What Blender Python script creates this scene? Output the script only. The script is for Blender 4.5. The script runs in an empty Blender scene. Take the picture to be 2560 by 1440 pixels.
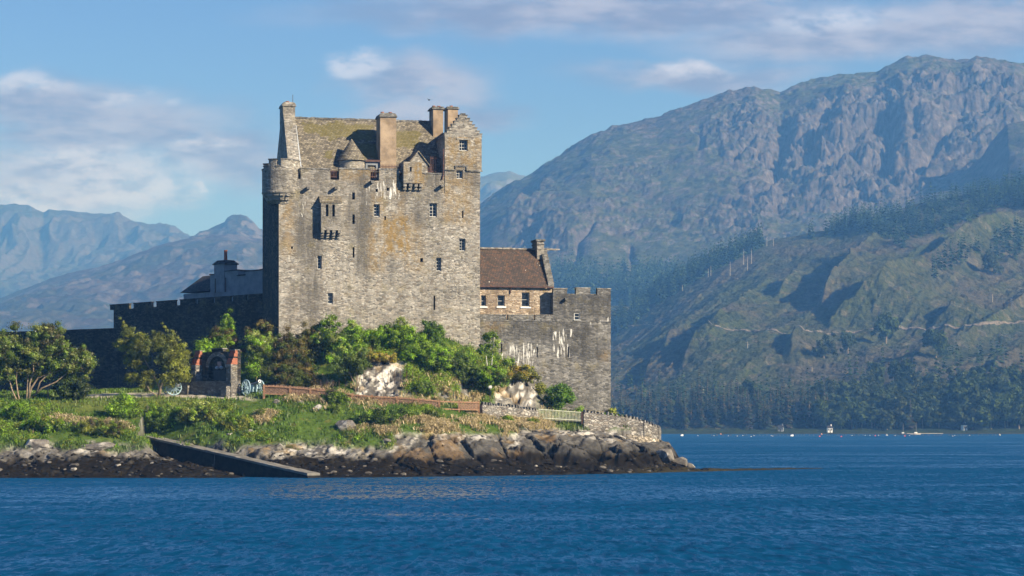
import bpy, math, random
import numpy as np
from mathutils import Vector
R = math.radians
sc = bpy.context.scene
random.seed(7)
rng = np.random.default_rng(11)

# ------------------------------------------------------------------ camera, sky, sun, exposure
F, HY, EYE = 6000.0, 1060.0, 4.5          # focal length and eye line in pixels of a 2560 wide frame, eye height in metres
cd = bpy.data.cameras.new('camera'); cam = bpy.data.objects.new('camera', cd); sc.collection.objects.link(cam)
cam.location = (0, 0, EYE); cam.rotation_euler = (R(90), 0, 0)
cd.sensor_width = 36; cd.lens = F/2560*36; cd.shift_y = (HY-720)/2560
cd.clip_start = 1; cd.clip_end = 40000
sc.camera = cam
sc.view_settings.view_transform = 'Standard'; sc.view_settings.look = 'None'
sc.view_settings.exposure = 0.88; sc.view_settings.gamma = 1.0
SUN_AZ, SUN_EL = 58.0, 27.0               # degrees to the right of straight behind the camera, elevation
sv = Vector((math.cos(R(SUN_EL))*math.sin(R(SUN_AZ)), -math.cos(R(SUN_EL))*math.cos(R(SUN_AZ)), math.sin(R(SUN_EL))))
ld = bpy.data.lights.new('sun', 'SUN'); ld.energy = 5.0; ld.angle = R(0.5); ld.color = (1.0, 0.93, 0.82)
lo = bpy.data.objects.new('sun', ld); sc.collection.objects.link(lo)
lo.rotation_euler = sv.to_track_quat('Z', 'Y').to_euler(); lo.location = (80, -60, 90)
HAZE_D = 0.00024
cy = sc.cycles
cy.max_bounces = 5; cy.diffuse_bounces = 2; cy.glossy_bounces = 2; cy.transmission_bounces = 2
cy.volume_bounces = 0; cy.transparent_max_bounces = 6; cy.use_denoising = True
cy.sample_clamp_indirect = 4.0; cy.caustics_reflective = False; cy.caustics_refractive = False

class NT:                                  # tiny node helper
    def __init__(s, tree): s.t = tree; s.n = tree.nodes; s.l = tree.links
    def add(s, typ, **kw):
        n = s.n.new(typ)
        for k, v in kw.items():
            if k.startswith('i_'):
                key = k[2:]; key = int(key) if key.isdigit() else key.replace('_', ' ')
                s.put(n.inputs[key], v)
            else: setattr(n, k, v)
        return n
    def put(s, inp, v):
        if isinstance(v, bpy.types.NodeSocket): s.l.new(v, inp)
        else:
            if isinstance(v, (tuple, list)) and len(v) == 3 and inp.type == 'RGBA': v = (*v, 1)
            inp.default_value = v
    def math(s, op, a, b=0.0, c=None, clamp=False):
        n = s.n.new('ShaderNodeMath'); n.operation = op; n.use_clamp = clamp
        s.put(n.inputs[0], a); s.put(n.inputs[1], b)
        if c is not None: s.put(n.inputs[2], c)
        return n.outputs[0]
    def mix(s, f, a, b, typ='MIX'):
        n = s.n.new('ShaderNodeMix'); n.data_type = 'RGBA'; n.blend_type = typ
        s.put(n.inputs[0], f); s.put(n.inputs[6], a); s.put(n.inputs[7], b)
        return n.outputs[2]
    def rng(s, v, a, b, c=0.0, d=1.0, smooth=True):
        n = s.n.new('ShaderNodeMapRange'); n.interpolation_type = 'SMOOTHSTEP' if smooth else 'LINEAR'
        s.put(n.inputs[0], v)
        for k, x in enumerate((a, b, c, d)): s.put(n.inputs[k+1], x)
        return n.outputs[0]
    def noise(s, vec, scale, detail=4, rough=.55, dist=0.0):
        n = s.n.new('ShaderNodeTexNoise'); s.put(n.inputs['Vector'], vec)
        n.inputs['Scale'].default_value = scale; n.inputs['Detail'].default_value = detail
        n.inputs['Roughness'].default_value = rough; n.inputs['Distortion'].default_value = dist
        return n.outputs[0]
    def mapping(s, vec, scale=(1,1,1), loc=(0,0,0), rot=(0,0,0)):
        n = s.n.new('ShaderNodeMapping'); s.put(n.inputs[0], vec)
        n.inputs['Scale'].default_value = scale; n.inputs['Location'].default_value = loc; n.inputs['Rotation'].default_value = rot
        return n.outputs[0]
    def ramp(s, f, stops):
        n = s.n.new('ShaderNodeValToRGB'); s.put(n.inputs[0], f); e = n.color_ramp.elements
        while len(e) < len(stops): e.new(0.5)
        for k, (p, c) in enumerate(stops): e[k].position = p; e[k].color = (*c, 1)
        return n.outputs[0]

# world: daylight sky with clouds laid out by sky direction
wd = bpy.data.worlds.new('World'); sc.world = wd; wd.use_nodes = True
t = NT(wd.node_tree); t.n.clear()
sky = t.add('ShaderNodeTexSky', sky_type='NISHITA', sun_disc=False, sun_elevation=R(SUN_EL),
            sun_rotation=math.atan2(sv.x, sv.y), altitude=0, air_density=1.0, dust_density=0.2, ozone_density=2.5)
co = t.add('ShaderNodeTexCoord').outputs['Generated']
sp = t.add('ShaderNodeSeparateXYZ', i_0=co)
dy = t.math('MAXIMUM', t.math('ABSOLUTE', sp.outputs[1]), 0.08)
sx = t.math('DIVIDE', sp.outputs[0], dy); sz = t.math('DIVIDE', sp.outputs[2], dy)
sv2 = t.add('ShaderNodeCombineXYZ', i_0=sx, i_1=sz, i_2=0.0).outputs[0]
warp = t.add('ShaderNodeVectorMath', operation='MULTIPLY_ADD', i_0=t.add('ShaderNodeTexNoise', i_Vector=t.mapping(sv2, (1,1.7,1)), i_Scale=26.0, i_Detail=5.0).outputs[1], i_1=(.05,.022,0), i_2=sv2).outputs[0]
def blob(u, v, ru, rv, tilt=0.0):
    m = t.add('ShaderNodeVectorMath', operation='SUBTRACT', i_0=warp, i_1=((u-1280)/F+.025, (HY-v)/F+.011, 0)).outputs[0]
    m = t.mapping(m, (1,1,1), rot=(0,0,tilt))
    m = t.add('ShaderNodeVectorMath', operation='MULTIPLY', i_0=m, i_1=(F/ru, F/rv, 0)).outputs[0]
    d = t.add('ShaderNodeVectorMath', operation='LENGTH', i_0=m).outputs['Value']
    return t.rng(d, 1.0, 0.25, 0, 1)
def addup(lst):
    o = lst[0]
    for x in lst[1:]: o = t.math('MAXIMUM', o, x)
    return o
veil = addup([blob(1500,35,1000,95), blob(2150,100,700,95), blob(1750,190,420,60), blob(2500,60,500,110), blob(1050,210,270,110), blob(150,270,330,110), blob(250,330,560,130), blob(560,390,260,110), blob(150,450,420,130), blob(1080,290,300,60)])
brt = addup([blob(300,455,300,95), blob(60,500,300,80), blob(180,400,260,60), blob(330,245,110,32), blob(90,215,120,40), blob(2100,45,260,45), blob(900,165,90,40), blob(1720,170,190,30), blob(475,465,40,22), blob(520,380,130,40)])
cn = t.noise(t.mapping(sv2, (1,2.0,1), loc=(.31,.7,0)), 34, 6, .6)
cn2 = t.noise(t.mapping(sv2, (1,2.0,1), loc=(.9,.2,0)), 60, 6, .62)
fv = t.math('MULTIPLY', veil, t.rng(cn, .18, .44), clamp=True)
fb = t.math('MULTIPLY', brt, t.rng(cn2, .32, .60), clamp=True)
SKY_S = 0.044
skyc = t.add('ShaderNodeHueSaturation', i_Hue=.5, i_Saturation=1.0, i_Value=1.0, i_Color=sky.outputs[0]).outputs[0]
skyc = t.mix(1.0, skyc, (.68, .90, 1.50), 'MULTIPLY')
cn3 = t.noise(t.mapping(sv2, (1,3.4,1), loc=(.5,.9,0)), 22, 6, .62)
CLOUD_V = t.mix(t.rng(cn3, .36, .64), (2.7, 3.1, 5.5), (5.4, 5.7, 8.4)); CLOUD_B = (8.8, 9.6, 13.6)
col = t.mix(t.math('MULTIPLY', fv, .94), skyc, CLOUD_V)
col = t.mix(t.math('MULTIPLY', fb, .62), col, CLOUD_B)
bg = t.add('ShaderNodeBackground', i_Color=col, i_Strength=SKY_S)
ow = t.add('ShaderNodeOutputWorld'); t.l.new(bg.outputs[0], ow.inputs[0])

# ------------------------------------------------------------------ numpy noise
def _h(ix, iy, s):
    with np.errstate(over='ignore'):
        h = (ix.astype(np.int64)*374761393 + iy.astype(np.int64)*668265263 + s*1442695041) & 0xFFFFFFFF
        h = ((h ^ (h >> 13))*1274126177) & 0xFFFFFFFF
        h = ((h ^ (h >> 16))*2246822519) & 0xFFFFFFFF
        h = h ^ (h >> 15)
    return (h & 0xFFFFFF)/float(0x1000000)
def vn(x, y, s=0):
    x = np.asarray(x, float); y = np.asarray(y, float)
    ix = np.floor(x); iy = np.floor(y); fx = x-ix; fy = y-iy
    fx = fx*fx*fx*(fx*(fx*6-15)+10); fy = fy*fy*fy*(fy*(fy*6-15)+10)
    a = _h(ix, iy, s); b = _h(ix+1, iy, s); c = _h(ix, iy+1, s); d = _h(ix+1, iy+1, s)
    return ((a*(1-fx)+b*fx)*(1-fy)+(c*(1-fx)+d*fx)*fy)*2-1
def fbm(x, y, o=4, s=0, g=.5):
    r = 0; a = 1; n = 0
    for k in range(o):
        r = r+a*vn(np.asarray(x)*2**k+17.3*k, np.asarray(y)*2**k-9.1*k, s+k); n += a; a *= g
    return r/n
def ridged(x, y, o=4, s=0, g=.5):
    r = 0; a = 1; n = 0
    for k in range(o):
        q = 1-np.abs(vn(np.asarray(x)*2**k+7.7*k, np.asarray(y)*2**k+3.1*k, s+k)); r = r+a*q*q; n += a; a *= g
    return r/n
def worley(x, y, s=0):
    x = np.asarray(x, float); y = np.asarray(y, float)
    ix = np.floor(x); iy = np.floor(y); f1 = np.full(x.shape, 9.); f2 = f1.copy(); rd = np.zeros(x.shape)
    for i in (-1, 0, 1):
        for j in (-1, 0, 1):
            cx = ix+i; cy_ = iy+j
            d = np.hypot(cx+_h(cx, cy_, s)-x, cy_+_h(cx, cy_, s+5)-y); r = _h(cx, cy_, s+9)
            m = d < f1
            f2 = np.where(m, f1, np.minimum(f2, d)); rd = np.where(m, r, rd); f1 = np.where(m, d, f1)
    return f1, f2, rd
def sstep(a, b, x):
    q = np.clip((np.asarray(x, float)-a)/(b-a), 0, 1); return q*q*(3-2*q)

# ------------------------------------------------------------------ objects
C = sc.collection
def thing(name, label, cat, loc=(0,0,0), rz=0.0, group=None):
    o = bpy.data.objects.new(name, None); C.objects.link(o)
    o.location = loc; o.rotation_euler = (0, 0, rz); o.empty_display_size = .3
    return tag(o, label, cat, group)
def tag(o, label=None, cat=None, group=None, kind=None):
    if label: o['label'] = label
    if cat: o['category'] = cat
    if group: o['group'] = group
    if kind: o['kind'] = kind
    return o
def build(name, V, Fc, mat, parent=None, col=None, smooth=False, attr='Col'):
    me = bpy.data.meshes.new(name)
    if hasattr(Fc, 'shape') and Fc.ndim == 2:          # fast path for big quad arrays
        V = np.asarray(V, np.float32); n_, k_ = Fc.shape; me.vertices.add(len(V)); me.vertices.foreach_set('co', V.ravel())
        me.loops.add(n_*k_); me.loops.foreach_set('vertex_index', Fc.astype(np.int32).ravel())
        me.polygons.add(n_); me.polygons.foreach_set('loop_start', np.arange(0, n_*k_, k_, dtype=np.int32))
        me.update(calc_edges=True); me.validate()
    else: me.from_pydata(V.tolist() if hasattr(V, 'tolist') else V, [], Fc.tolist() if hasattr(Fc, 'tolist') else Fc)
    me.materials.append(mat)
    if col is not None:
        ca = me.color_attributes.new(attr, 'FLOAT_COLOR', 'POINT')
        a = np.ones((len(me.vertices), 4), np.float32); a[:, :3] = col
        ca.data.foreach_set('color', a.ravel())
    if smooth: me.shade_smooth()
    me.update()
    o = bpy.data.objects.new(name, me); C.objects.link(o)
    if parent is not None: o.parent = parent
    return o
class MB:                                   # mesh builder in the local space of its thing
    def __init__(s): s.v = []; s.f = []; s.c = []
    def quad(s, a, b, c, d): n = len(s.v); s.v += [a, b, c, d]; s.f.append((n, n+1, n+2, n+3))
    def poly(s, pts): n = len(s.v); s.v += list(pts); s.f.append(tuple(range(n, n+len(pts))))
    def box(s, x0, x1, y0, y1, z0, z1, tz=None):
        n = len(s.v)
        s.v += [(x0,y0,z0),(x1,y0,z0),(x1,y1,z0),(x0,y1,z0),(x0,y0,z1),(x1,y0,z1),(x1,y1,z1),(x0,y1,z1)]
        s.f += [(n,n+3,n+2,n+1),(n+4,n+5,n+6,n+7),(n,n+1,n+5,n+4),(n+1,n+2,n+6,n+5),(n+2,n+3,n+7,n+6),(n+3,n,n+4,n+7)]
        return s
    def prism(s, pts, y0, y1):              # outline in x,z (counter-clockwise seen from -y), extruded along y
        n = len(s.v); k = len(pts)
        s.v += [(x, y0, z) for x, z in pts]+[(x, y1, z) for x, z in pts]
        s.f += [tuple(range(n, n+k)), tuple(range(n+2*k-1, n+k-1, -1))]
        s.f += [(n+i, n+k+i, n+k+(i+1) % k, n+(i+1) % k) for i in range(k)]
        return s
    def lathe(s, prof, cx, cy_, seg=32, a0=0.0, a1=2*math.pi, cap=True, skip=None):
        n = len(s.v); full = abs(a1-a0-2*math.pi) < 1e-6; m = seg if full else seg+1
        for r, z in prof:
            for i in range(m):
                a = a0+(a1-a0)*i/seg; s.v.append((cx+r*math.cos(a), cy_+r*math.sin(a), z))
        for j in range(len(prof)-1):
            for i in range(seg):
                if skip and skip(a0+(a1-a0)*(i+.5)/seg, j): continue
                p, q = n+j*m+i, n+j*m+(i+1) % m
                s.f.append((p, q, q+m, p+m))
        return s
    def tube(s, pts, rad, seg=6):
        P = [Vector(p) for p in pts]; n = len(s.v)
        for i, p in enumerate(P):
            d = (P[min(i+1, len(P)-1)]-P[max(i-1, 0)]).normalized()
            a = d.orthogonal().normalized() if i == 0 else (a-d*a.dot(d)).normalized()
            b = d.cross(a); r = rad[i] if hasattr(rad, '__len__') else rad
            for k in range(seg):
                w = 2*math.pi*k/seg; s.v.append(tuple(p+a*(r*math.cos(w))+b*(r*math.sin(w))))
        for i in range(len(P)-1):
            for k in range(seg):
                p, q = n+i*seg+k, n+i*seg+(k+1) % seg
                s.f.append((p, q, q+seg, p+seg))
        s.f.append(tuple(range(n+seg-1, n-1, -1))); s.f.append(tuple(range(len(s.v)-seg, len(s.v))))
        return s
    def build(s, name, mat, parent=None, smooth=False, jit=0.0):
        V = np.array(s.v, float)
        if jit: V = V+rng.normal(0, jit, V.shape)
        return build(name, V, s.f, mat, parent, smooth=smooth)
class Fr:                                   # an upright local frame: x along a face, y into it, z up
    def __init__(s, ox, oy, deg, base=0.0):
        s.ox, s.oy, s.a, s.base = ox, oy, R(deg), base; s.c, s.s = math.cos(s.a), math.sin(s.a)
    def pix(s, u, v, d=0.0):
        rx, rz = (u-1280)/F, (HY-v)/F
        Y = (d-s.ox*s.s+s.oy*s.c)/(s.c-rx*s.s); X = rx*Y
        return (X-s.ox)*s.c+(Y-s.oy)*s.s, EYE+rz*Y-s.base
    def x(s, u, d=0.0): return s.pix(u, 700, d)[0]
    def z(s, u, v, d=0.0): return s.pix(u, v, d)[1]
    def world(s, x, y): return s.ox+x*s.c-y*s.s, s.oy+x*s.s+y*s.c
def at(u, v, Y): return Vector(((u-1280)*Y/F, Y, EYE+(HY-v)*Y/F))

# ------------------------------------------------------------------ materials
def mat(name):
    m = bpy.data.materials.new(name); m.use_nodes = True
    q = NT(m.node_tree); p = q.n['Principled BSDF']; p.inputs['Specular IOR Level'].default_value = .25
    return m, q, p
def plain(name, c, rough=.7, var=.25, scale=3.0, metal=0.0, spec=.25, bump=.0):
    m, q, p = mat(name); oc = q.add('ShaderNodeTexCoord').outputs['Object']
    n = q.noise(oc, scale, 5, .6)
    dk = tuple(x*(1-var) for x in c); lt = tuple(min(1, x*(1+var)) for x in c)
    q.put(p.inputs['Base Color'], q.mix(q.rng(n, .3, .7), dk, lt))
    p.inputs['Roughness'].default_value = rough; p.inputs['Metallic'].default_value = metal; p.inputs['Specular IOR Level'].default_value = spec
    if bump:
        b = q.add('ShaderNodeBump', i_Strength=.6, i_Distance=bump, i_Height=q.noise(oc, scale*4, 5, .6)); q.put(p.inputs['Normal'], b.outputs[0])
    return m
def masonry(name, dark, mid, light, warm, mortar, size=(.42,.15), bump=.05, lich=(.30,.19,.05), limeamt=1.0, warmamt=.25):
    m, q, p = mat(name)
    oc = q.add('ShaderNodeTexCoord').outputs['Object']
    wn = q.add('ShaderNodeTexNoise', i_Vector=oc, i_Scale=1.7, i_Detail=3.0).outputs[1]
    wv = q.add('ShaderNodeVectorMath', operation='MULTIPLY_ADD', i_0=wn, i_1=(.55,.55,.36), i_2=oc).outputs[0]
    mp = q.mapping(wv, (1/size[0], 1/size[0], 1/size[1]))
    vc = q.add('ShaderNodeTexVoronoi', feature='F1', i_Vector=mp, i_Scale=1.0)
    ve = q.add('ShaderNodeTexVoronoi', feature='DISTANCE_TO_EDGE', i_Vector=mp, i_Scale=1.0)
    rnd = q.add('ShaderNodeSeparateColor', i_0=vc.outputs['Color'])
    c = q.ramp(rnd.outputs[0], [(0.0, dark), (.38, mid), (.85, light), (1.0, tuple(x*1.25 for x in light))])
    c = q.mix(q.math('MULTIPLY', q.rng(rnd.outputs[1], .45, .9), warmamt), c, warm)
    n1 = q.noise(oc, 6.0, 5, .65); c = q.mix(.55, c, q.ramp(n1, [(.25, (.5,.5,.5)), (.75, (1.2,1.2,1.2))]), 'MULTIPLY')
    edge = q.rng(ve.outputs['Distance'], .02, .12)
    c = q.mix(q.math('MULTIPLY', q.math('SUBTRACT', 1.0, edge), .75), c, mortar)
    # weathering: broad soot, running streaks
    nb = q.noise(q.mapping(oc, (.30,.30,.2)), 1.0, 6, .66)
    st = q.noise(q.mapping(oc, (1.5,1.5,.09)), 1.0, 5, .62)
    soot = q.math('MULTIPLY', q.rng(nb, .40, .68), .55)
    soot = q.math('ADD', soot, q.math('MULTIPLY', q.rng(st, .50, .72), .30))
    at_ = q.add('ShaderNodeAttribute', attribute_name='Stain'); ac = q.add('ShaderNodeSeparateColor', i_0=at_.outputs['Color'])
    soot = q.math('ADD', soot, q.math('MULTIPLY', ac.outputs[1], q.rng(q.noise(q.mapping(oc, (2,2,.3)), 1.0, 4, .6), .25, .6, .35, 1.0)), clamp=True)
    c = q.mix(q.math('MULTIPLY', soot, .9), c, tuple(x*.34 for x in mid))
    ln = q.noise(q.mapping(oc, (1.0,1.0,.7)), 1.6, 6, .65)
    lf = q.math('MULTIPLY', ac.outputs[2], q.rng(ln, .36, .58)); c = q.mix(q.math('MULTIPLY', lf, .80), c, lich)
    gl = q.noise(oc, .8, 4, .6); c = q.mix(q.math('MULTIPLY', q.rng(gl, .52, .72), .40), c, (.24,.20,.09))
    wl = q.noise(q.mapping(oc, (4.6,4.6,.62)), 1.0, 5, .62, .5)
    lime = q.rng(q.math('ADD', wl, q.math('MULTIPLY', ac.outputs[0], .24)), .735, .83, 0, .9)
    lime = q.math('MULTIPLY', lime, limeamt); c = q.mix(lime, c, (.80,.79,.74))
    q.put(p.inputs['Base Color'], c); p.inputs['Roughness'].default_value = .9; p.inputs['Specular IOR Level'].default_value = .15
    hgt = q.math('ADD', q.math('MULTIPLY', edge, q.math('ADD', .5, rnd.outputs[2])), q.math('MULTIPLY', n1, .7))
    b = q.add('ShaderNodeBump', i_Strength=1.0, i_Distance=bump, i_Height=hgt); q.put(p.inputs['Normal'], b.outputs[0])
    return m
def slates(name, a, b_, c_, row=.22, wid=.3, moss=(.14,.12,.025), mossamt=.6, zk=1.3):
    m, q, p = mat(name); oc = q.add('ShaderNodeTexCoord').outputs['Object']
    sp_ = q.add('ShaderNodeSeparateXYZ', i_0=oc)
    vec = q.add('ShaderNodeCombineXYZ', i_0=q.math('ADD', sp_.outputs[0], q.math('MULTIPLY', sp_.outputs[1], .35)), i_1=q.math('MULTIPLY', sp_.outputs[2], zk), i_2=0.0).outputs[0]
    bt = q.add('ShaderNodeTexBrick', i_Vector=vec, i_Color1=(0,0,0), i_Color2=(1,1,1), i_Mortar=(.5,.5,.5), i_Scale=1.0)
    bt.inputs['Mortar Size'].default_value = .018; bt.inputs['Brick Width'].default_value = wid; bt.inputs['Row Height'].default_value = row; bt.inputs['Bias'].default_value = 0
    c = q.ramp(q.add('ShaderNodeSeparateColor', i_0=bt.outputs['Color']).outputs[0], [(0, a), (.5, b_), (1, c_)])
    c = q.mix(.6, c, q.ramp(q.noise(oc, 5.0, 5, .65), [(.25, (.55,.55,.55)), (.75, (1.25,1.25,1.25))]), 'MULTIPLY')
    c = q.mix(q.math('MULTIPLY', bt.outputs['Fac'], .8), c, tuple(x*.25 for x in a))
    at_ = q.add('ShaderNodeAttribute', attribute_name='Stain'); ac = q.add('ShaderNodeSeparateColor', i_0=at_.outputs['Color'])
    mn = q.noise(q.mapping(oc, (.9,.9,1.3)), 1.0, 6, .65)
    mf = q.math('MULTIPLY', q.rng(q.math('ADD', mn, q.math('MULTIPLY', ac.outputs[2], .3)), .61, .70), mossamt); c = q.mix(mf, c, moss)
    sn = q.noise(oc, 3.3, 2, .5); c = q.mix(q.rng(sn, .74, .77), c, (.6,.6,.55))
    q.put(p.inputs['Base Color'], c); p.inputs['Roughness'].default_value = .85
    h = q.math('ADD', q.math('SUBTRACT', 1.0, bt.outputs['Fac']), q.math('MULTIPLY', mf, .6))
    b = q.add('ShaderNodeBump', i_Strength=1.0, i_Distance=.03, i_Height=h); q.put(p.inputs['Normal'], b.outputs[0])
    return m
def leafmat(name, trans=.30, gloss=.025):
    m, q, p = mat(name); q.n.remove(p)
    a = q.add('ShaderNodeAttribute', attribute_name='Col').outputs['Color']
    d = q.add('ShaderNodeBsdfDiffuse', i_Color=a); tr = q.add('ShaderNodeBsdfTranslucent', i_Color=q.mix(1.0, a, (1.0,1.15,.5), 'MULTIPLY'))
    g = q.add('ShaderNodeBsdfGlossy', i_Roughness=.45, i_Color=(.8,.8,.8))
    mx = q.add('ShaderNodeMixShader', i_0=trans, i_1=d.outputs[0], i_2=tr.outputs[0])
    m2 = q.add('ShaderNodeMixShader', i_0=gloss, i_1=mx.outputs[0], i_2=g.outputs[0])
    q.l.new(m2.outputs[0], q.n['Material Output'].inputs[0]); return m
def attrmat(name, rough=.9, scale=4.0, var=.4, bump=.06, spec=.15, gain=1.0):
    m, q, p = mat(name); oc = q.add('ShaderNodeTexCoord').outputs['Object']
    a = q.add('ShaderNodeAttribute', attribute_name='Col').outputs['Color']
    n = q.noise(oc, scale, 6, .65)
    c = q.mix(1.0, a, q.ramp(n, [(.25, ((1-var)*gain,)*3), (.75, ((1+var)*gain,)*3)]), 'MULTIPLY')
    q.put(p.inputs['Base Color'], c); p.inputs['Roughness'].default_value = rough; p.inputs['Specular IOR Level'].default_value = spec
    b = q.add('ShaderNodeBump', i_Strength=1.0, i_Distance=bump, i_Height=q.noise(oc, scale*1.3, 6, .7)); q.put(p.inputs['Normal'], b.outputs[0])
    return m
M = {}
M['keep'] = masonry('weathered_rubble', (.15,.142,.125), (.34,.318,.275), (.50,.47,.41), (.42,.31,.20), (.39,.365,.315), size=(.34,.145), bump=.035)
M['grey'] = masonry('grey_rubble', (.085,.084,.078), (.185,.18,.165), (.31,.30,.28), (.27,.22,.16), (.24,.232,.21), size=(.38,.155), bump=.035, warmamt=.10)
M['warm'] = masonry('sandstone_rubble', (.22,.17,.12), (.43,.335,.24), (.60,.50,.38), (.47,.32,.19), (.48,.40,.30), warmamt=.35, limeamt=.0)
M['drywall'] = masonry('dry_stone', (.14,.13,.12), (.28,.265,.24), (.44,.42,.38), (.36,.26,.16), (.17,.16,.14), size=(.45,.2), bump=.09, limeamt=.3)
M['cobble'] = masonry('rounded_rubble', (.24,.20,.14), (.42,.36,.26), (.60,.53,.42), (.46,.33,.18), (.07,.06,.05), size=(.5,.42), bump=.12, limeamt=.0)
M['shadestone'] = plain('shade_dark_stone', (.022,.020,.015), .9, .5, 2.0, bump=.03, spec=.05)  # shade of the slipway's side wall put into the stone colour
M['curtain'] = masonry('shade_dark_rubble', (.018,.018,.017), (.05,.048,.042), (.13,.122,.105), (.08,.06,.04), (.035,.033,.03), limeamt=.2)  # rubble colour darkened to carry the deep shade of the left-facing walls
M['harl'] = plain('tan_harling', (.31,.235,.16), .9, .35, .8, bump=.02)
M['white'] = plain('white_paint', (.80,.79,.76), .55, .06)
M['frame'] = plain('window_frame_paint', (.50,.50,.47), .6, .1)
M['limewash'] = plain('grey_limewash', (.22,.24,.26), .85, .2, .9, bump=.01)
M['slate'] = slates('stone_slates', (.115,.10,.075), (.20,.175,.13), (.30,.265,.20))
M['tile'] = slates('brown_slates', (.07,.055,.046), (.105,.08,.062), (.165,.095,.06), row=.2, wid=.26, moss=(.20,.13,.02), mossamt=.45)
M['dslate'] = slates('dark_slates', (.03,.03,.032), (.05,.05,.052), (.09,.09,.09), mossamt=.1)
M['lead'] = plain('lead_flashing', (.33,.36,.40), .5, .15)
M['iron'] = plain('rusty_iron', (.10,.055,.045), .7, .3)
M['dark'] = plain('dark_interior', (.012,.012,.013), .9, .1)
M['pot'] = plain('clay_pot', (.36,.13,.07), .8, .2)
m_, q_, p_ = mat('window_glass'); p_.inputs['Base Color'].default_value = (.01,.014,.02,1); p_.inputs['Roughness'].default_value = .08; p_.inputs['Specular IOR Level'].default_value = .35; M['glass'] = m_
M['leaf'] = leafmat('leaf'); M['needle'] = leafmat('needles', .15, .0); M['farleaf'] = leafmat('far_leaf', .25, .0)
M['bark'] = plain('pale_bark', (.24,.185,.125), .9, .4, 6, bump=.02)
M['bbark'] = plain('birch_bark', (.62,.60,.56), .8, .3, 5)
M['flower'] = plain('blossom', (.78,.78,.70), .8, .05)

# ------------------------------------------------------------------ island ground
COLS = {
 -250:[(197,1206),(200,1196),(202.5,1150),(206,1104),(211,1060),(217,1018),(224,1003),(236,992),(262,985)],
 -60: [(197,1206),(200,1196),(202.5,1150),(206,1103),(211,1060),(217,1015),(224,1000),(236,990),(262,985)],
 150: [(197,1206),(200,1196),(203,1145),(206.5,1103),(212,1050),(218,1012),(226,992),(236,984),(262,978)],
 330: [(197,1206),(200,1196),(203,1157),(207,1122),(210,1092),(213,1055),(218,1010),(224,990),(234,979),(262,975)],
 480: [(197,1206),(200.5,1194),(204,1168),(209,1112),(210.5,1092),(213,1055),(218,1005),(222,990),(232,978),(238,960),(262,900)],
 600: [(198,1206),(201,1191),(204,1155),(208,1114),(211,1087),(214,1045),(218,1003),(222,987),(225.5,980),(231,935),(237,885),(262,850)],
 700: [(199,1206),(202,1189),(205,1152),(208,1120),(211,1087),(214,1045),(217.5,1003),(220,988),(224,978),(228,940),(231,875),(233,836),(262,830)],
 800: [(199,1206),(202.5,1187),(205,1163),(208,1137),(210,1110),(213,1070),(216,1025),(219,996),(223,977),(226,930),(230,862),(234,832),(262,828)],
 900: [(200,1206),(203,1187),(206,1162),(209,1127),(211,1087),(214,1055),(217,1022),(219.5,1006),(222,990),(224,925),(226.5,888),(231,845),(235,823),(262,820)],
 1000:[(201,1206),(204.5,1186),(208,1157),(210,1112),(212,1078),(215,1048),(218,1025),(220.5,1012),(223,994),(225,930),(227.5,892),(232,840),(236,822),(262,820)],
 1100:[(203,1206),(206,1187),(210,1152),(211.5,1108),(214,1073),(217,1048),(220,1028),(224,1008),(226.5,960),(229,918),(233,862),(237,832),(262,825)],
 1200:[(205,1206),(208,1188),(212.5,1155),(213.6,1112),(216,1082),(220,1058),(226,1040),(229,1010),(231,972),(234,920),(237,868),(241,855),(262,850)],
 1300:[(207,1206),(210,1188),(216,1162),(216.8,1112),(219,1084),(224,1066),(229,1045),(232.5,1005),(235.5,945),(238,925),(242,930),(262,930)],
 1400:[(209,1206),(212,1187),(218.2,1166),(219,1112),(222,1084),(226,1076),(230,1066),(232,1058),(233,1046),(234,1042),(239,1030),(243,1028),(262,1020)],
 1530:[(213,1206),(216,1186),(221.5,1167),(222.6,1112),(226,1094),(230,1086),(232.4,1082),(233.4,1050),(239,1040),(243,1035),(250,1045),(262,1085)],
 1620:[(217,1206),(220,1183),(226,1164),(227,1118),(231,1104),(234,1098),(235.5,1082),(239,1078),(243,1090),(248,1130),(254,1168),(262,1190)],
 1672:[(220,1206),(223,1182),(228,1164),(229.3,1130),(232,1106),(235,1100),(237.5,1115),(240,1150),(246,1178),(262,1200)],
 1715:[(222,1206),(225,1181),(230,1170),(233,1166),(236,1174),(242,1186),(262,1200)],
 1760:[(224,1200),(229,1184),(232,1180),(236,1180),(242,1190),(262,1205)],
 2400:[(224,1205),(232,1195),(262,1195)],
}
cu = np.array(sorted(COLS), float)
SLIP = dict(x0=-32.6, y0=213.0, x1=-17.0, y1=199.8, z0=3.42, z1=.36)   # near top edge of the slipway
def v2z(v, Y): return EYE+(HY-v)*Y/F
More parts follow.
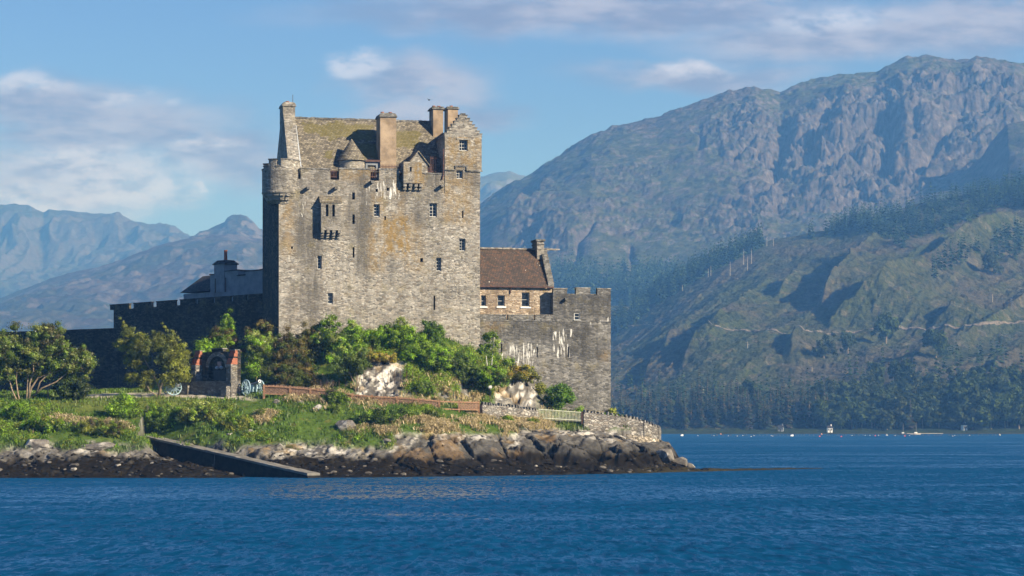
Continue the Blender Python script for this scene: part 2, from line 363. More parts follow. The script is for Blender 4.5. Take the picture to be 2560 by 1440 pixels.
def ground_raw(X, Y):
    X = np.asarray(X, float); Y = np.asarray(Y, float); u = 1280+F*X/Y
    Z = np.stack([np.interp(Y, [p[0] for p in COLS[int(k)]], [v2z(p[1], p[0]) for p in COLS[int(k)]]) for k in cu])
    i = np.clip(np.searchsorted(cu, u)-1, 0, len(cu)-2); f = np.clip((u-cu[i])/(cu[i+1]-cu[i]), 0, 1); f = f*f*(3-2*f)*.5+f*.5
    a = np.take_along_axis(Z, i[None], 0)[0]; b = np.take_along_axis(Z, i[None]+1, 0)[0]
    z = a*(1-f)+b*f
    # dip in front of the slipway
    s = (X-SLIP['x0'])/(SLIP['x1']-SLIP['x0']); ys = SLIP['y0']+(SLIP['y1']-SLIP['y0'])*s; zs = SLIP['z0']+(SLIP['z1']-SLIP['z0'])*s
    side = Y-ys
    m = (s > -.02) & (s < 1.0)
    cap = zs-.25-1.25*sstep(0, .12, s)*np.minimum(1, np.clip(zs-.2, 0, 9)); 
    z = np.where(m & (side < .25), np.minimum(z, cap), z)
    z = np.where(m & (side >= .25) & (side < 2.0), np.clip(z, -9, zs-.06), z)
    z = np.where(m & (side >= 2.0) & (side < 4.5), np.minimum(z, zs+(side-2.0)*.9), z)
    # weed covered spit running off to the right of the point
    ax, ay, bx, by = 16.0, 228.5, 31.8, 244.0
    q = np.clip(((X-ax)*(bx-ax)+(Y-ay)*(by-ay))/((bx-ax)**2+(by-ay)**2), 0, 1)
    dd = np.hypot(X-ax-q*(bx-ax), Y-ay-q*(by-ay))
    z = np.maximum(z, .30*(1-q*.75)-dd*dd*.045/(1-q*.6)-.04)
    return z
xs = np.arange(-60, 36, .15); ys = np.concatenate([np.arange(196, 232, .115), np.arange(232, 282, .4)])
GX, GY = np.meshgrid(xs, ys); GZ = ground_raw(GX, GY)
U = 1280+F*GX/GY; V = HY-(GZ-EYE)*F/GY
gy_, gx_ = np.gradient(GZ, ys, xs); slope = np.hypot(gx_, gy_)
def reg(u0, u1, v0, v1, s=12.0): return sstep(u0-s, u0+s, U)*sstep(u1+s, u1-s, U)*sstep(v0-s, v0+s, V)*sstep(v1+s, v1-s, V)
nz = fbm(GX*.5, GY*.5, 5, 3); nz2 = fbm(GX*1.7, GY*1.7, 4, 31)
# where bare rock shows
rock = np.maximum.reduce([
    sstep(2.9, 2.2, GZ+nz*.9), reg(890,1015,895,1003)*1.0, reg(1010,1180,925,1003)*sstep(-.1,.25,nz+.05), reg(1235,1345,925,1030,8), reg(1340,1372,960,1030,8)*.9,
    reg(960,1500,1082,1180,6), reg(1290,1700,1072,1180,6), reg(705,880,1105,1150,10)*sstep(-.35,.1,nz), reg(830,890,1050,1085,6)*sstep(-.2,.1,nz), reg(740,810,1000,1040,8)*sstep(.15,.3,nz)])
rock = np.maximum(rock, sstep(1.5, 2.6, slope)*.8)
green_bank = reg(835,985,1080,1118,6)*sstep(.4,.1,nz2*.5+.1)
rock = np.clip(rock*(1-green_bank), 0, 1)
# rocky relief: tilted strata blocks
c30, s30 = math.cos(.9), math.sin(.9)
A1 = (GX*c30+GZ*s30+GY*.25); B1 = (-GX*s30+GZ*c30+GY*.25)
f1, f2, rd = worley(A1*.22+.3*nz, B1*.55+.25*nz2, 5); rd2 = .5+.5*fbm(A1*1.2, B1*2.6, 4, 8)
crack = sstep(.0, .10, f2-f1)
strata = ridged(A1*.28+nz*.3, B1*1.0+nz2*.15, 4, 12, .6)
blk = (rd-.5)*.55+(crack-1)*.5+(strata-.5)*.9+fbm(GX*1.1, (GY*.6+GZ)*1.1, 5, 9, .6)*.5+(ridged(GX*1.6+GZ, (GZ+GY*.3)*2.2, 3, 14, .6)-.5)*.55
wet = sstep(1.9, 1.0, GZ+nz*.5)
bf1, bf2, brd = worley(GX*.30+.25*nz+.1*nz2, GZ*.22+GY*.16, 77)               # big joints in the sea cliff
cliff = reg(985,1690,1085,1190,8); joint = sstep(0,.09,bf2-bf1)
blk = blk*(1-.35*cliff)+cliff*((brd-.5)*1.1+(joint-1)*1.2)
GZd = GZ+rock*(blk*.36*(1-.35*wet))+(1-rock)*(fbm(GX*.9, GY*.9, 4, 21)*.16+.10*fbm(GX*3, GY*3, 3, 5)*sstep(1020, 1060, V))
GYd = GY-rock*blk*(.5+.5*sstep(.7, 2.2, slope))*(1-.4*wet)
lowm = sstep(.45, .05, GZ); GZd = GZd*(1-lowm*.6)+GZ*lowm*.6
# colours of the ground cover
def mixc(c, w, k): return c*(1-w[..., None])+np.array(k)*w[..., None]
col = np.zeros(GX.shape+(3,))+np.array((.070,.115,.020))
col = mixc(col, sstep(-.2,.5,nz), (.115,.145,.03)); col = mixc(col, sstep(.15,.6,nz2)*.6, (.15,.14,.045))
lawn = reg(120,560,985,1035,8)*sstep(1.0,.4,np.abs(nz)); col = mixc(col, lawn*.75, (.125,.145,.03))
straw = np.maximum.reduce([reg(940,1400,1048,1088,8)*sstep(-.25,.2,nz), reg(640,960,1000,1075,15)*sstep(.1,.4,nz), reg(1180,1330,1020,1060,10), reg(780,1200,940,1010,10)*.8, reg(1340,1500,1030,1062,8)*.4, reg(90,330,1048,1080,12)*sstep(.05,.45,nz)])
col = mixc(col, np.clip(straw*sstep(-.15,.3,nz2+nz*.6),0,1)*.9, (.44,.33,.18))
moor = reg(890,990,868,900,8); col = mixc(col, moor, (.28,.19,.05)); col = mixc(col, reg(1250,1345,900,945,8), (.16,.13,.04))
path = np.clip(sstep(5,2,np.abs(V-(990+np.sin(U*.012)*3)-sstep(500,640,U)*4)-1.5)*sstep(205,235,U)*sstep(660,610,U), 0, 1)*(1-rock)
col = mixc(col, path*sstep(-.75,-.3,nz2)*.9, (.42,.37,.30))
yel = fbm(GX*.8, GY*.8, 4, 50)
rc = np.zeros_like(col)+np.array((.135,.128,.115)); rc = mixc(rc, sstep(.5,.72,rd2), (.25,.235,.205)); rc = mixc(rc, sstep(.48,.3,rd2), (.10,.092,.082))
lichen = sstep(.02,.20,fbm(A1*.9, B1*2.0, 5, 61, .6)); strength = np.maximum.reduce([reg(890,1015,895,1003)*1.1, reg(1235,1345,925,1030,8)*1.1, reg(960,1300,1070,1125,8)*.85, reg(0,300,1095,1135)*.5, reg(700,900,1100,1150)*.7, reg(1400,1690,1075,1105,10)*.8])
rc = mixc(rc, np.clip(lichen*strength,0,1)*.9, (.62,.59,.53)); rc = mixc(rc, sstep(.28,.45,yel)*sstep(1.6,2.4,GZ)*.55, (.28,.19,.08))
rc = rc*np.where(cliff > .5, .82, 1.0)[..., None]*(.35+.65*np.minimum(crack, np.maximum(joint, 1-cliff)))[..., None]
darkzone = cliff*sstep(3.5,2.3,GZ+nz*.9); rc = mixc(rc, darkzone*.8, (.055,.052,.046)); rc = mixc(rc, cliff*sstep(.28,.42,fbm(GX*.35, GZ*.6, 4, 88))*.4, (.20,.12,.045))
weed = sstep(2.0, 1.35, GZ+nz*.55+nz2*.2); wc = np.zeros_like(col)+np.array((.011,.009,.006)); wc = mixc(wc, sstep(.1,.5,nz2)*.6, (.024,.019,.009)); wc = mixc(wc, sstep(.64,.78,rd2)*.25, (.07,.062,.05))
rc = mixc(rc, weed, (0,0,0))+wc*weed[..., None]
col = col*(1-rock[..., None])+rc*rock[..., None]
spit = sstep(.5,.3,GZ)*sstep(1500,1650,U); col = mixc(col, spit*.7, (.05,.042,.018))
ny, nx = GX.shape
idx = np.arange(ny*nx).reshape(ny, nx)
Fq = np.stack([idx[:-1,:-1], idx[:-1,1:], idx[1:,1:], idx[1:,:-1]], -1).reshape(-1, 4)
keepf = (GZd[:-1,:-1] > -.6).reshape(-1); Fq = Fq[keepf]
used = np.unique(Fq); remap = np.full(ny*nx, -1); remap[used] = np.arange(len(used))
PV = np.stack([GX, GYd, GZd], -1).reshape(-1, 3)[used]
M['ground'] = attrmat('island_ground', .92, 3.2, .45, .07, .05)
gr = build('island_ground', PV, remap[Fq], M['ground'], None, col.reshape(-1, 3)[used], smooth=False)
tag(gr, 'grassy rock island with crags and weed covered shore', 'ground', kind='structure')
def gz(X, Y): return float(ground_raw(np.array([X]), np.array([Y]))[0])
def gz_arr(X, Y):                                       # height of the finished mesh, nearest grid point
    i = np.clip(((np.asarray(X)-xs[0])/.15+.5).astype(int), 0, nx-1); j = np.clip(np.searchsorted(ys, Y), 0, ny-1); return GZd[j, i], j, i
def onground(u, v, y0=199.0, y1=262.0):                 # first ground point met along the line of sight through (u,v)
    Y = np.arange(y0, y1, .1); X = (u-1280)*Y/F; z = ground_raw(X, Y); vv = HY-(z-EYE)*F/Y
    k = np.argmax(vv <= v) if (vv <= v).any() else len(Y)-1
    return Vector((X[k], Y[k], z[k]))

# ------------------------------------------------------------------ water
m, q, p = mat('loch_water')
oc = q.add('ShaderNodeTexCoord').outputs['Object']
p.inputs['Base Color'].default_value = (.002,.048,.122,1); p.inputs['Roughness'].default_value = .08; p.inputs['IOR'].default_value = 1.33; p.inputs['Specular IOR Level'].default_value = .5
gust = q.rng(q.noise(q.mapping(oc, (.012,.035,1)), 1.0, 5, .62, .6), .36, .62, .46, 1.0)
gust2 = q.rng(q.noise(q.mapping(oc, (.10,.11,1), loc=(7,3,0)), 1.0, 4, .6, .4), .30, .66, .55, 1.0)
def slopes(vec, s_, d):
    n = q.add('ShaderNodeTexNoise', i_Vector=vec, i_Scale=s_, i_Detail=d, i_Roughness=.6)
    return q.add('ShaderNodeVectorMath', operation='SUBTRACT', i_0=n.outputs[1], i_1=(.5,.5,.5)).outputs[0]
def scl(v, k): return q.add('ShaderNodeVectorMath', operation='SCALE', i_0=v, i_Scale=k).outputs[0]
def vadd(a_, b_): return q.add('ShaderNodeVectorMath', operation='ADD', i_0=a_, i_1=b_).outputs[0]
sl_ = vadd(scl(slopes(q.mapping(oc, (.42,.55,1), rot=(0,0,.2)), 1.0, 4), .55), scl(slopes(q.mapping(oc, (1.7,2.2,1), rot=(0,0,-.3)), 1.0, 4), .75))
chop = slopes(q.mapping(oc, (1.9,.33,1), rot=(0,0,.04)), 1.0, 5)
sl_ = scl(vadd(sl_, scl(chop, 2.9)), q.math('MULTIPLY', gust, gust2))
sw_ = q.add('ShaderNodeSeparateXYZ', i_0=sl_)    # ruffled water shows the windward side of its wavelets
sl_ = q.add('ShaderNodeCombineXYZ', i_0=sw_.outputs[0], i_1=q.math('SUBTRACT', q.math('MULTIPLY', q.math('ABSOLUTE', sw_.outputs[1]), -2.2), q.math('MULTIPLY', q.math('MULTIPLY', gust, gust2), .22)), i_2=0.0).outputs[0]
sl_ = vadd(sl_, scl(slopes(q.mapping(oc, (.05,.11,1)), 1.0, 2), .05))
nv = q.add('ShaderNodeVectorMath', operation='MULTIPLY_ADD', i_0=sl_, i_1=(1,1,0), i_2=(0,0,1)).outputs[0]
q.put(p.inputs['Normal'], q.add('ShaderNodeVectorMath', operation='NORMALIZE', i_0=nv).outputs[0])
M['water'] = m
wv = []; wf = []
WX = np.array([-6400,-3000,-900,-300,-100,-40,0,40,100,300,900,3000,6400.]); WY = np.array([-450,-50,20,70,120,180,240,320,450,700,1100,1700,3000,5900.])
wx, wy = np.meshgrid(WX, WY); wi = np.arange(wx.size).reshape(wx.shape)
water = build('water', np.stack([wx, wy, 0*wx], -1).reshape(-1, 3), np.stack([wi[:-1,:-1], wi[:-1,1:], wi[1:,1:], wi[1:,:-1]], -1).reshape(-1, 4), M['water'])
tag(water, 'rippled deep blue sea loch', 'water', kind='structure')

# ------------------------------------------------------------------ hills and mountains
def poly_du(u, v, pts, warp=0.0, seed=0):
    """Signed distance in u from a line running down the slope, and its end taper."""
    pv = np.array([p_[1] for p_ in pts], float); pu = np.array([p_[0] for p_ in pts], float)
    d = u-np.interp(v, pv, pu)+(fbm(v/38., u/60., 4, seed)*warp if warp else 0)
    L_ = pv[-1]-pv[0]; return d, sstep(pv[0]-.06*L_-6, pv[0]+.22*L_, v)*sstep(pv[-1]+.06*L_+6, pv[-1]-.22*L_, v)
def scarps(u, v, lst, decay, seed):
    r_ = 0
    for k, (A_, pts) in enumerate(lst): d, tp = poly_du(u, v, pts, 17, seed+k); r_ = r_+A_*tp*sstep(-9, 9, d)*np.exp(-np.maximum(d, 0)/decay)
    return r_
def gullies(u, v, lst, seed):
    r_ = 0
    for k, (A_, w_, pts) in enumerate(lst): d, tp = poly_du(u, v, pts, 16, seed+k); r_ = r_-A_*tp*np.exp(-np.abs(d)/w_)*np.where(d > 0, 1, .8)
    return r_
class Hill:
    """A height field over (u, t): t=0 front foot, t=1 crest, t>1 far side; every vertex stands at its true distance."""
    def __init__(s, crest, foot, Yf, Yr, shape, relief, nu=420, nt=200, back=.25, u0=None, u1=None, knob=1.0):
        cu_, cv = np.array(crest, float).T; u0 = cu_[0] if u0 is None else u0; u1 = cu_[-1] if u1 is None else u1
        ca, cb = max(u0, -200), min(u1, 2760)
        s.u = np.concatenate([np.linspace(u0, ca, 28)[:-1] if u0 < ca else [], np.linspace(ca, cb, nu), np.linspace(cb, u1, 28)[1:] if u1 > cb else []])
        s.t = np.concatenate([np.linspace(0, 1, nt), np.linspace(1, 1+back, nt//8)[1:]])
        s.U, s.T = np.meshgrid(s.u, s.t); s.Yf, s.Yr = Yf, Yr
        s.Y = Yf+s.T*(Yr-Yf); s.X = (s.U-1280)*s.Y/F
        e1 = HY-np.interp(s.U, cu_, cv)
        tt = np.clip(s.T, 0, 1)
        e0 = np.minimum(HY-(np.interp(s.U, *np.array(foot, float).T)), e1-4)
        E = e0+(e1-e0)*shape(tt, s.U)
        E = E+knob*(fbm(s.X/14, s.Y/18, 5, 71, .6)*4.2)*sstep(.84, 1.0, tt)*sstep(1100, 900, HY-E)
        s.Z = EYE+E*s.Y/F
        over = np.clip(s.T-1, 0, 9); s.Z = s.Z-over*s.Yr*.35
        s.Z = s.Z+relief(s.X, s.Y, tt, s.U, s.Z)
        # the foot runs on down to the water
        k = np.array([[-1.0]]); s.Y = np.vstack([s.Y[:1]-280, s.Y]) if Yf > 1200 else s.Y
        if Yf > 1200: s.X = np.vstack([(s.U[:1]-1280)*s.Y[:1]/F, s.X]); s.Z = np.vstack([s.Z[:1]*0-1.5, s.Z]); s.U = np.vstack([s.U[:1], s.U]); s.T = np.vstack([s.T[:1], s.T])
        s.Z = np.maximum(s.Z, -1.5)
        s.V = HY-(s.Z-EYE)*F/s.Y
    def build(s, name, mat_, label, colfn):
        n, m_ = s.U.shape; i = np.arange(n*m_).reshape(n, m_)
        f = np.stack([i[:-1,:-1], i[:-1,1:], i[1:,1:], i[1:,:-1]], -1).reshape(-1, 4)
        gyy, gxx = np.gradient(s.Z); dx = np.gradient(s.X, axis=1); dyy = np.gradient(s.Y, axis=0)
        sl = np.hypot(gxx/dx, gyy/dyy)
        c = colfn(s.X, s.Y, s.Z, np.clip(s.T,0,1), s.U, s.V, sl)
        o = build(name, np.stack([s.X, s.Y, s.Z], -1).reshape(-1, 3), f, mat_, None, c.reshape(-1, 3), smooth=True)
        return tag(o, label, 'hill', kind='structure')
    def z(s, u, Y):
        k = np.clip(np.searchsorted(s.u, u), 0, len(s.u)-1); return float(np.interp(Y, s.Y[:, k], s.Z[:, k]))
    def hit(s, u, v):                                   # first point of the slope seen at (u,v)
        k = int(np.clip(np.searchsorted(s.u, u), 0, len(s.u)-1)); vv = s.V[:, k]
        j = int(np.argmax(vv <= v)) if (vv <= v).any() else len(vv)-1
        return Vector((s.X[j, k], s.Y[j, k], s.Z[j, k]))
def hillmat(name, scale, bump, var=.5, gain=1.0):
    return attrmat(name, .95, scale, var, bump, .05, gain)
foot0 = [(-400,1086),(4400,1086)]
# near clear-cut slope across the water
def rel_near(X, Y, t, u, Z):
    w = fbm(X/90, Y/260, 4, 4)*9
    q_ = .233*u-Y*.25+w; big_ = 1+.9*sstep(1850, 2250, u)
    a0 = ridged((q_+fbm(X/90, Y/160, 3, 41)*17)/112.0+.35, (Y+X)/700, 3, 43, .4); a = ridged(q_/50.0, (Y+X)/800, 2, 44, .4)
    a2 = ridged((.233*u-Y*.22+w*.5)/15.0, (Y+X)/200, 3, 46, .5); n_ = fbm(X/6, Y/8, 5, 48, .68)
    env = sstep(.03, .25, t)*sstep(1.0, .84, t)
    v_ = HY-(Z-EYE)*F/Y
    sc_ = scarps(u, v_, [(20,[(2215,600),(2130,690),(2045,800)]),(25,[(2590,550),(2420,640),(2310,720),(2160,800),(2070,836)]),(13,[(2440,560),(2340,640),(2255,695)]),(15,[(1880,745),(1790,850),(1700,935)]),(9,[(1710,825),(1650,900),(1600,960)]),(8,[(2000,858),(1960,905)]),(17,[(2600,870),(2490,930),(2440,985)]),(9,[(1990,690),(1930,760)]),(10,[(2560,690),(2430,770),(2330,825)])], 95, 500)
    return env*sc_+env*((a0-.55)*10*big_+(a-.5)*5.5+(a2-.5)*2.6)*sstep(0,.4,t)+sstep(0,.05,t)*n_*1.9*sstep(1.02,.9,t)
near = Hill([(1150,1084),(1380,1020),(1480,880),(1527,805),(1600,760),(1700,695),(1800,645),(1900,608),(2000,585),(2100,570),(2200,540),(2300,508),(2400,488),(2500,468),(2560,455),(2700,420),(2900,400),(3200,450),(3600,640),(4000,900),(4300,1084)],
            foot0, 1085, 1900, lambda t, u: .16*sstep(0,.22,t)+.84*t**1.05 - .0, rel_near, 1000, 450)
def c_near(X, Y, Z, t, u, v, sl):
    c = np.zeros(X.shape+(3,))+np.array((.052,.060,.027)); n = fbm(X/40, Y/60, 5, 90); n2 = fbm(X/6, Y/8, 5, 91, .65)
    c = mixc(c, sstep(-.1,.35,n), (.068,.062,.040)); c = mixc(c, sstep(.1,.4,-n+.3*n2), (.048,.060,.020)); c = mixc(c, sstep(.2,.45,n2)*.7, (.115,.102,.068)); c = mixc(c, sstep(.15,.45,-n2)*.7, (.014,.022,.008))
    c = mixc(c, sstep(.055,.02,t)*1.0, (.03,.045,.015)); c = mixc(c, sstep(.008,.004,t), (.06,.052,.042))
    return c
M['near'] = hillmat('clearcut_slope', .42, .9, .85, .92)
near.build('hillside', M['near'], 'brown and green clear cut hillside across the loch', c_near)
# big craggy mountain
def rel_big(X, Y, t, u, Z):
    w = fbm(X/160, Y/160, 3, 14)*26
    b_ = .5+.62*fbm((X+w*.6)/34, (Y*.55+Z+w*.5)/30, 6, 16, .62); rough = sstep(.10,.42,fbm(X/120, (Y*.5+Z)/90, 3, 22))*(.3+.7*sstep(.36,.62,t))*(1-.5*sstep(1850,1700,u)*sstep(.85,.7,t))
    env = sstep(.0, .2, t)*sstep(1.0, .9, t)
    crag = np.exp(-((u-2120)/260)**2)*sstep(.50,.64,t)*sstep(.97,.84,t)+.5*np.exp(-((u-1840)/60)**2)*sstep(.7,.8,t)*sstep(1.0,.9,t)+.45*np.exp(-((u-1340)/80)**2)*sstep(.45,.55,t)*sstep(.95,.8,t)+.7*np.exp(-((u-2480)/120)**2)*sstep(.6,.72,t)*sstep(1.0,.9,t)
    g_ = ridged((u*.55-Y*.16+w*1.6)/64, Y/520, 4, 18, .5)
    f_ = fbm(X/13, (Y*.5+Z)/11, 5, 19, .65)
    v_ = HY-(Z-EYE)*F/Y
    gl = gullies(u, v_, [(34,15,[(2225,225),(2205,445)]),(26,13,[(1970,290),(1925,455)]),(24,14,[(2095,235),(2030,320)]),(18,11,[(2045,300),(2005,405)]),(20,15,[(2380,290),(2290,420)]),(14,10,[(1885,320),(1830,395)]),(16,12,[(2130,330),(2090,430)]),(12,9,[(2300,250),(2280,330)]),(12,10,[(1760,300),(1735,380)]),(10,9,[(1570,600),(1590,650)]),(9,8,[(1480,560),(1440,640)])], 600)
    sc_ = scarps(u, v_, [(34,[(1490,345),(1360,435),(1335,520),(1215,610)]),(14,[(1720,300),(1650,350)]),(12,[(1990,215),(1950,260)]),(15,[(1400,560),(1330,620)]),(10,[(1740,520),(1690,560)])], 150, 640)
    return env*(gl+sc_*sstep(.95,.68,t))+env*(fbm(X/150, Y/240, 4, 15)*20+(b_-.5)*(1.5+13*rough))+crag*((b_-.45)*40+(g_-.5)*9)+sstep(1.03,.9,t)*(f_*(1.0+5*rough+crag*7)+(ridged(X/7, (Y*.5+Z)/6, 3, 61, .6)-.5)*(.5+3.6*rough+3.5*crag))
big = Hill([(380,1050),(600,950),(800,800),(980,650),(1120,575),(1200,512),(1230,487),(1280,455),(1330,430),(1400,385),(1480,335),(1560,306),(1640,290),(1700,270),(1760,250),(1830,225),(1890,216),(1950,231),(1990,210),(2050,196),(2110,186),(2190,180),(2230,156),(2270,141),(2330,138),(2390,150),(2440,140),(2500,151),(2560,161),(2750,190),(2950,240),(3300,400),(3800,700),(4300,1050)],
           [(900,800),(3000,800)], 2000, 3000, lambda t, u: .62*t**.95+.38*sstep(.42,.95,t), rel_big, 900, 460, knob=2.0)
def rel_sh(X, Y, t, u, Z):
    w = fbm(X/120, Y/120, 3, 24)*24
    b_ = .5+.62*fbm((X+w*.6)/28, (Y*.55+Z+w*.5)/26, 6, 26, .62); rough = sstep(.08,.42,fbm(X/90, Y/150, 3, 32)+.25*np.exp(-((u-1340)/90)**2)+.3*np.exp(-((u-1850)/70)**2))
    env = sstep(.0, .2, t)*sstep(1.0, .9, t)
    f_ = fbm(X/11+Z/40, Y/11, 5, 29, .65)
    step = np.exp(-((u-1400)/150)**2)*(sstep(.42,.56,t)-sstep(.2,.75,t))*40
    v_ = HY-(Z-EYE)*F/Y; step = step+scarps(u, v_, [(32,[(2570,340),(2480,395),(2365,434)])], 130, 660)
    return env*(fbm(X/120, Y/200, 3, 25)*12+(b_-.5)*(2+14*rough)+step)+sstep(1.03,.9,t)*(f_*(1.5+6*rough)+(ridged(X/6+Z/25, Y/7, 3, 63, .6)-.5)*(1.0+4.2*rough))
spur = Hill([(1660,1000),(1760,820),(1900,640),(2050,585),(2150,525),(2250,480),(2330,452),(2400,432),(2460,400),(2520,345),(2570,320),(2650,290),(2800,280),(3200,420),(3600,700),(3950,1050)],
           [(1800,800),(3000,800)], 2000, 2650, lambda t, u: t**.85, rel_sh, 320, 200)
def c_big(X, Y, Z, t, u, v, sl):
    c = np.zeros(X.shape+(3,))+np.array((.056,.064,.024)); n = fbm(X/90, Y/120, 5, 93); n2 = fbm(X/9, (Y*.5+Z)/8, 5, 94, .68)
    c = mixc(c, sstep(-.05,.4,n+.4*n2), (.066,.054,.038)); c = mixc(c, sstep(.5,1.1,sl+.8*n2), (.070,.061,.058)); c = mixc(c, sstep(.20,.36,n2)*.75, (.115,.105,.10)); c = mixc(c, sstep(.12,.35,-n2)*.7, (.018,.022,.012))
    return c
M['big'] = hillmat('mountain_slope', .13, 2.6, .55, 1.1)
big.build('mountain', M['big'], 'large craggy mountain rising to the right', c_big)
spur.build('mountain_spur', M['big'], 'smooth lower spur of the mountain at the right edge', c_big)
# moor in front on the left, then its peak, then the far range
def relief(A, L, seed, fine=.3, crest=.86):
    def f(X, Y, t, u, Z):
        w = fbm(X/L, Y/L, 3, seed)*L*.5; a = ridged((X+w)/L, (Y+w)/(L*2.6), 4, seed+1, .5)
        return sstep(0,.2,t)*sstep(1.0,crest,t)*((a-.5)*A+fbm(X/(L*.15), Y/(L*.15), 4, seed+3)*A*fine)
    return f
def c_moor(rockc, lo, hi, k):
    def f(X, Y, Z, t, u, v, sl):
        n = fbm(X/130, Y/130, 5, k); n2 = fbm(X/24, Y/24, 4, k+1)
        c = np.zeros(X.shape+(3,))+np.array(lo); c = mixc(c, sstep(-.1,.4,n), hi); c = mixc(c, sstep(.22,.42,n2+.35*n), rockc); c = mixc(c, sstep(.25,.5,-n2)*.5, (.05,.06,.035)); c = mixc(c, sstep(.6,1.1,sl), rockc); return c
    return f
M['moor'] = hillmat('moorland', .11, 2.6, .5, .95)
moor_ = Hill([(-1300,1050),(-700,890),(-250,790),(-60,762),(0,745),(60,722),(120,698),(180,682),(250,665),(300,650),(330,637),(400,612),(450,600),(500,592),(570,584),(657,598),(760,640),(950,720),(1150,880),(1350,1050)], [(-400,850),(1000,850)], 2600, 3500, lambda t, u: t**.8, relief(34, 150, 120, .2), 420, 220)
moor_.build('moorland_hill', M['moor'], 'purple brown moorland hill behind the castle on the left', c_moor((.095,.083,.078), (.040,.041,.024), (.054,.041,.036), 130))
peak = Hill([(120,1000),(280,760),(420,640),(470,598),(500,580),(520,575),(545,563),(562,556),(568,545),(580,539),(600,537),(618,541),(632,552),(648,571),(662,578),(700,600),(800,650),(950,780),(1150,1000)], [(300,640),(900,640)], 3600, 4000, lambda t, u: t**.9, relief(24, 80, 150, .2), 260, 160)
peak.build('rocky_peak', M['moor'], 'small pointed rocky summit just left of the keep', c_moor((.10,.088,.082), (.035,.036,.022), (.045,.036,.032), 160))
far = Hill([(-2300,1050),(-1600,820),(-900,640),(-300,560),(-80,520),(0,511),(50,510),(80,516),(108,531),(122,523),(170,526),(235,533),(290,537),(330,552),(380,561),(420,575),(470,590),(520,610),(640,660),(800,720),(1000,860),(1200,1050)], [(-400,800),(900,800)], 4200, 5200, lambda t, u: .6*t+.4*sstep(.2,1,t), relief(120, 240, 180, .12), 420, 260)
far.build('far_mountain', M['big'], 'hazy blue mountain range at far left', c_moor((.06,.056,.053), (.038,.042,.024), (.042,.037,.03), 190))
far2 = Hill([(380,1050),(560,800),(720,640),(900,520),(1100,460),(1200,441),(1240,432),(1275,428),(1330,445),(1500,520),(1900,760),(2300,1050)], [(800,700),(1700,700)], 4300, 5000, lambda t, u: t, relief(60, 260, 210), 160, 60)
far2.build('distant_ridge', M['big'], 'distant blue ridge between keep and mountain', c_moor((.12,.11,.10), (.075,.08,.04), (.085,.07,.05), 215))
# forest road across the clear-cut
rd_pts = [(1563,800),(1590,810),(1650,816),(1760,820),(1860,825),(2000,831),(2080,834),(2160,827),(2250,822),(2330,823),(2420,818),(2560,806),(2640,800)]
ru = np.linspace(1563, 2640, 260); rv = np.interp(ru, *np.array(rd_pts, float).T)
V_, F_ = [], []
hy = np.array([near.hit(a, b2).y for a, b2 in zip(ru, rv)]); hy = np.array([np.median(hy[max(0,k-9):k+10]) for k in range(len(hy))]); hy = np.convolve(np.pad(hy, 8, 'edge'), np.ones(17)/17, 'valid')
for k, (a, y0_) in enumerate(zip(ru, hy)):
    for e in (-1.6, 1.6):
        y = y0_+e; V_.append(((a-1280)*y/F, y, max(near.z(a-1, y), near.z(a, y), near.z(a+1, y))+.35))
    if k: n = 2*k; F_.append((n-2, n, n+1, n-1))
M['road'] = plain('gravel_track', (.15,.13,.105), .95, .25, .3)
tag(build('forest_road', np.array(V_), F_, M['road']), 'pale gravel forestry road crossing the clear cut hillside', 'road', kind='structure')
# the air over the loch
HZ = bpy.data.materials.new('haze_air'); HZ.use_nodes = True; q = NT(HZ.node_tree); q.n.remove(q.n['Principled BSDF'])
pv = q.add('ShaderNodeVolumePrincipled', i_Density=HAZE_D); pv.inputs['Color'].default_value = (.14,.41,1.0,1); pv.inputs['Absorption Color'].default_value = (1,1,1,1); pv.inputs['Anisotropy'].default_value = 0.0
q.l.new(pv.outputs[0], q.n['Material Output'].inputs['Volume'])
hb = MB().box(-6500, 6500, -500, 6000, -3, 580)
tag(hb.build('haze', HZ), 'pale blue haze filling the air over the loch', 'haze', kind='stuff')

# ------------------------------------------------------------------ masonry walls with openings
def facade(name, mt, parent, x0, x1, z0, z1, openings=(), d=0.0, step=.3, stain=None, reveal=.45):
    """A wall face (towards -y) as a fine grid with real holes and reveals; stain(x,z)->(n,3) weathering."""
    gx = sorted(set(np.round(np.concatenate([np.linspace(x0, x1, max(2, int((x1-x0)/step)+1)), [o[0] for o in openings], [o[1] for o in openings]]), 4)))
    gz_ = sorted(set(np.round(np.concatenate([np.linspace(z0, z1, max(2, int((z1-z0)/step)+1)), [o[2] for o in openings], [o[3] for o in openings]]), 4)))
    nxx = len(gx); V_ = [(x, d, z) for z in gz_ for x in gx]; F_ = []
    for j in range(len(gz_)-1):
        zc = (gz_[j]+gz_[j+1])/2
        for i in range(nxx-1):
            xc = (gx[i]+gx[i+1])/2
            if any(o[0] < xc < o[1] and o[2] < zc < o[3] for o in openings): continue
            F_.append((j*nxx+i, j*nxx+i+1, (j+1)*nxx+i+1, (j+1)*nxx+i))
    for o in openings:
        a, b_, c_, e = o[:4]; dd = d+(o[4] if len(o) > 4 else reveal); n = len(V_)
        V_ += [(a,d,c_),(b_,d,c_),(b_,d,e),(a,d,e),(a,dd,c_),(b_,dd,c_),(b_,dd,e),(a,dd,e)]
        F_ += [(n,n+1,n+5,n+4),(n+1,n+2,n+6,n+5),(n+2,n+3,n+7,n+6),(n+3,n,n+4,n+7)]
    V_ = np.array(V_)
    cl = stain(V_[:,0], V_[:,2]) if stain else None
    return build(name, V_, F_, mt, parent, cl, attr='Stain')
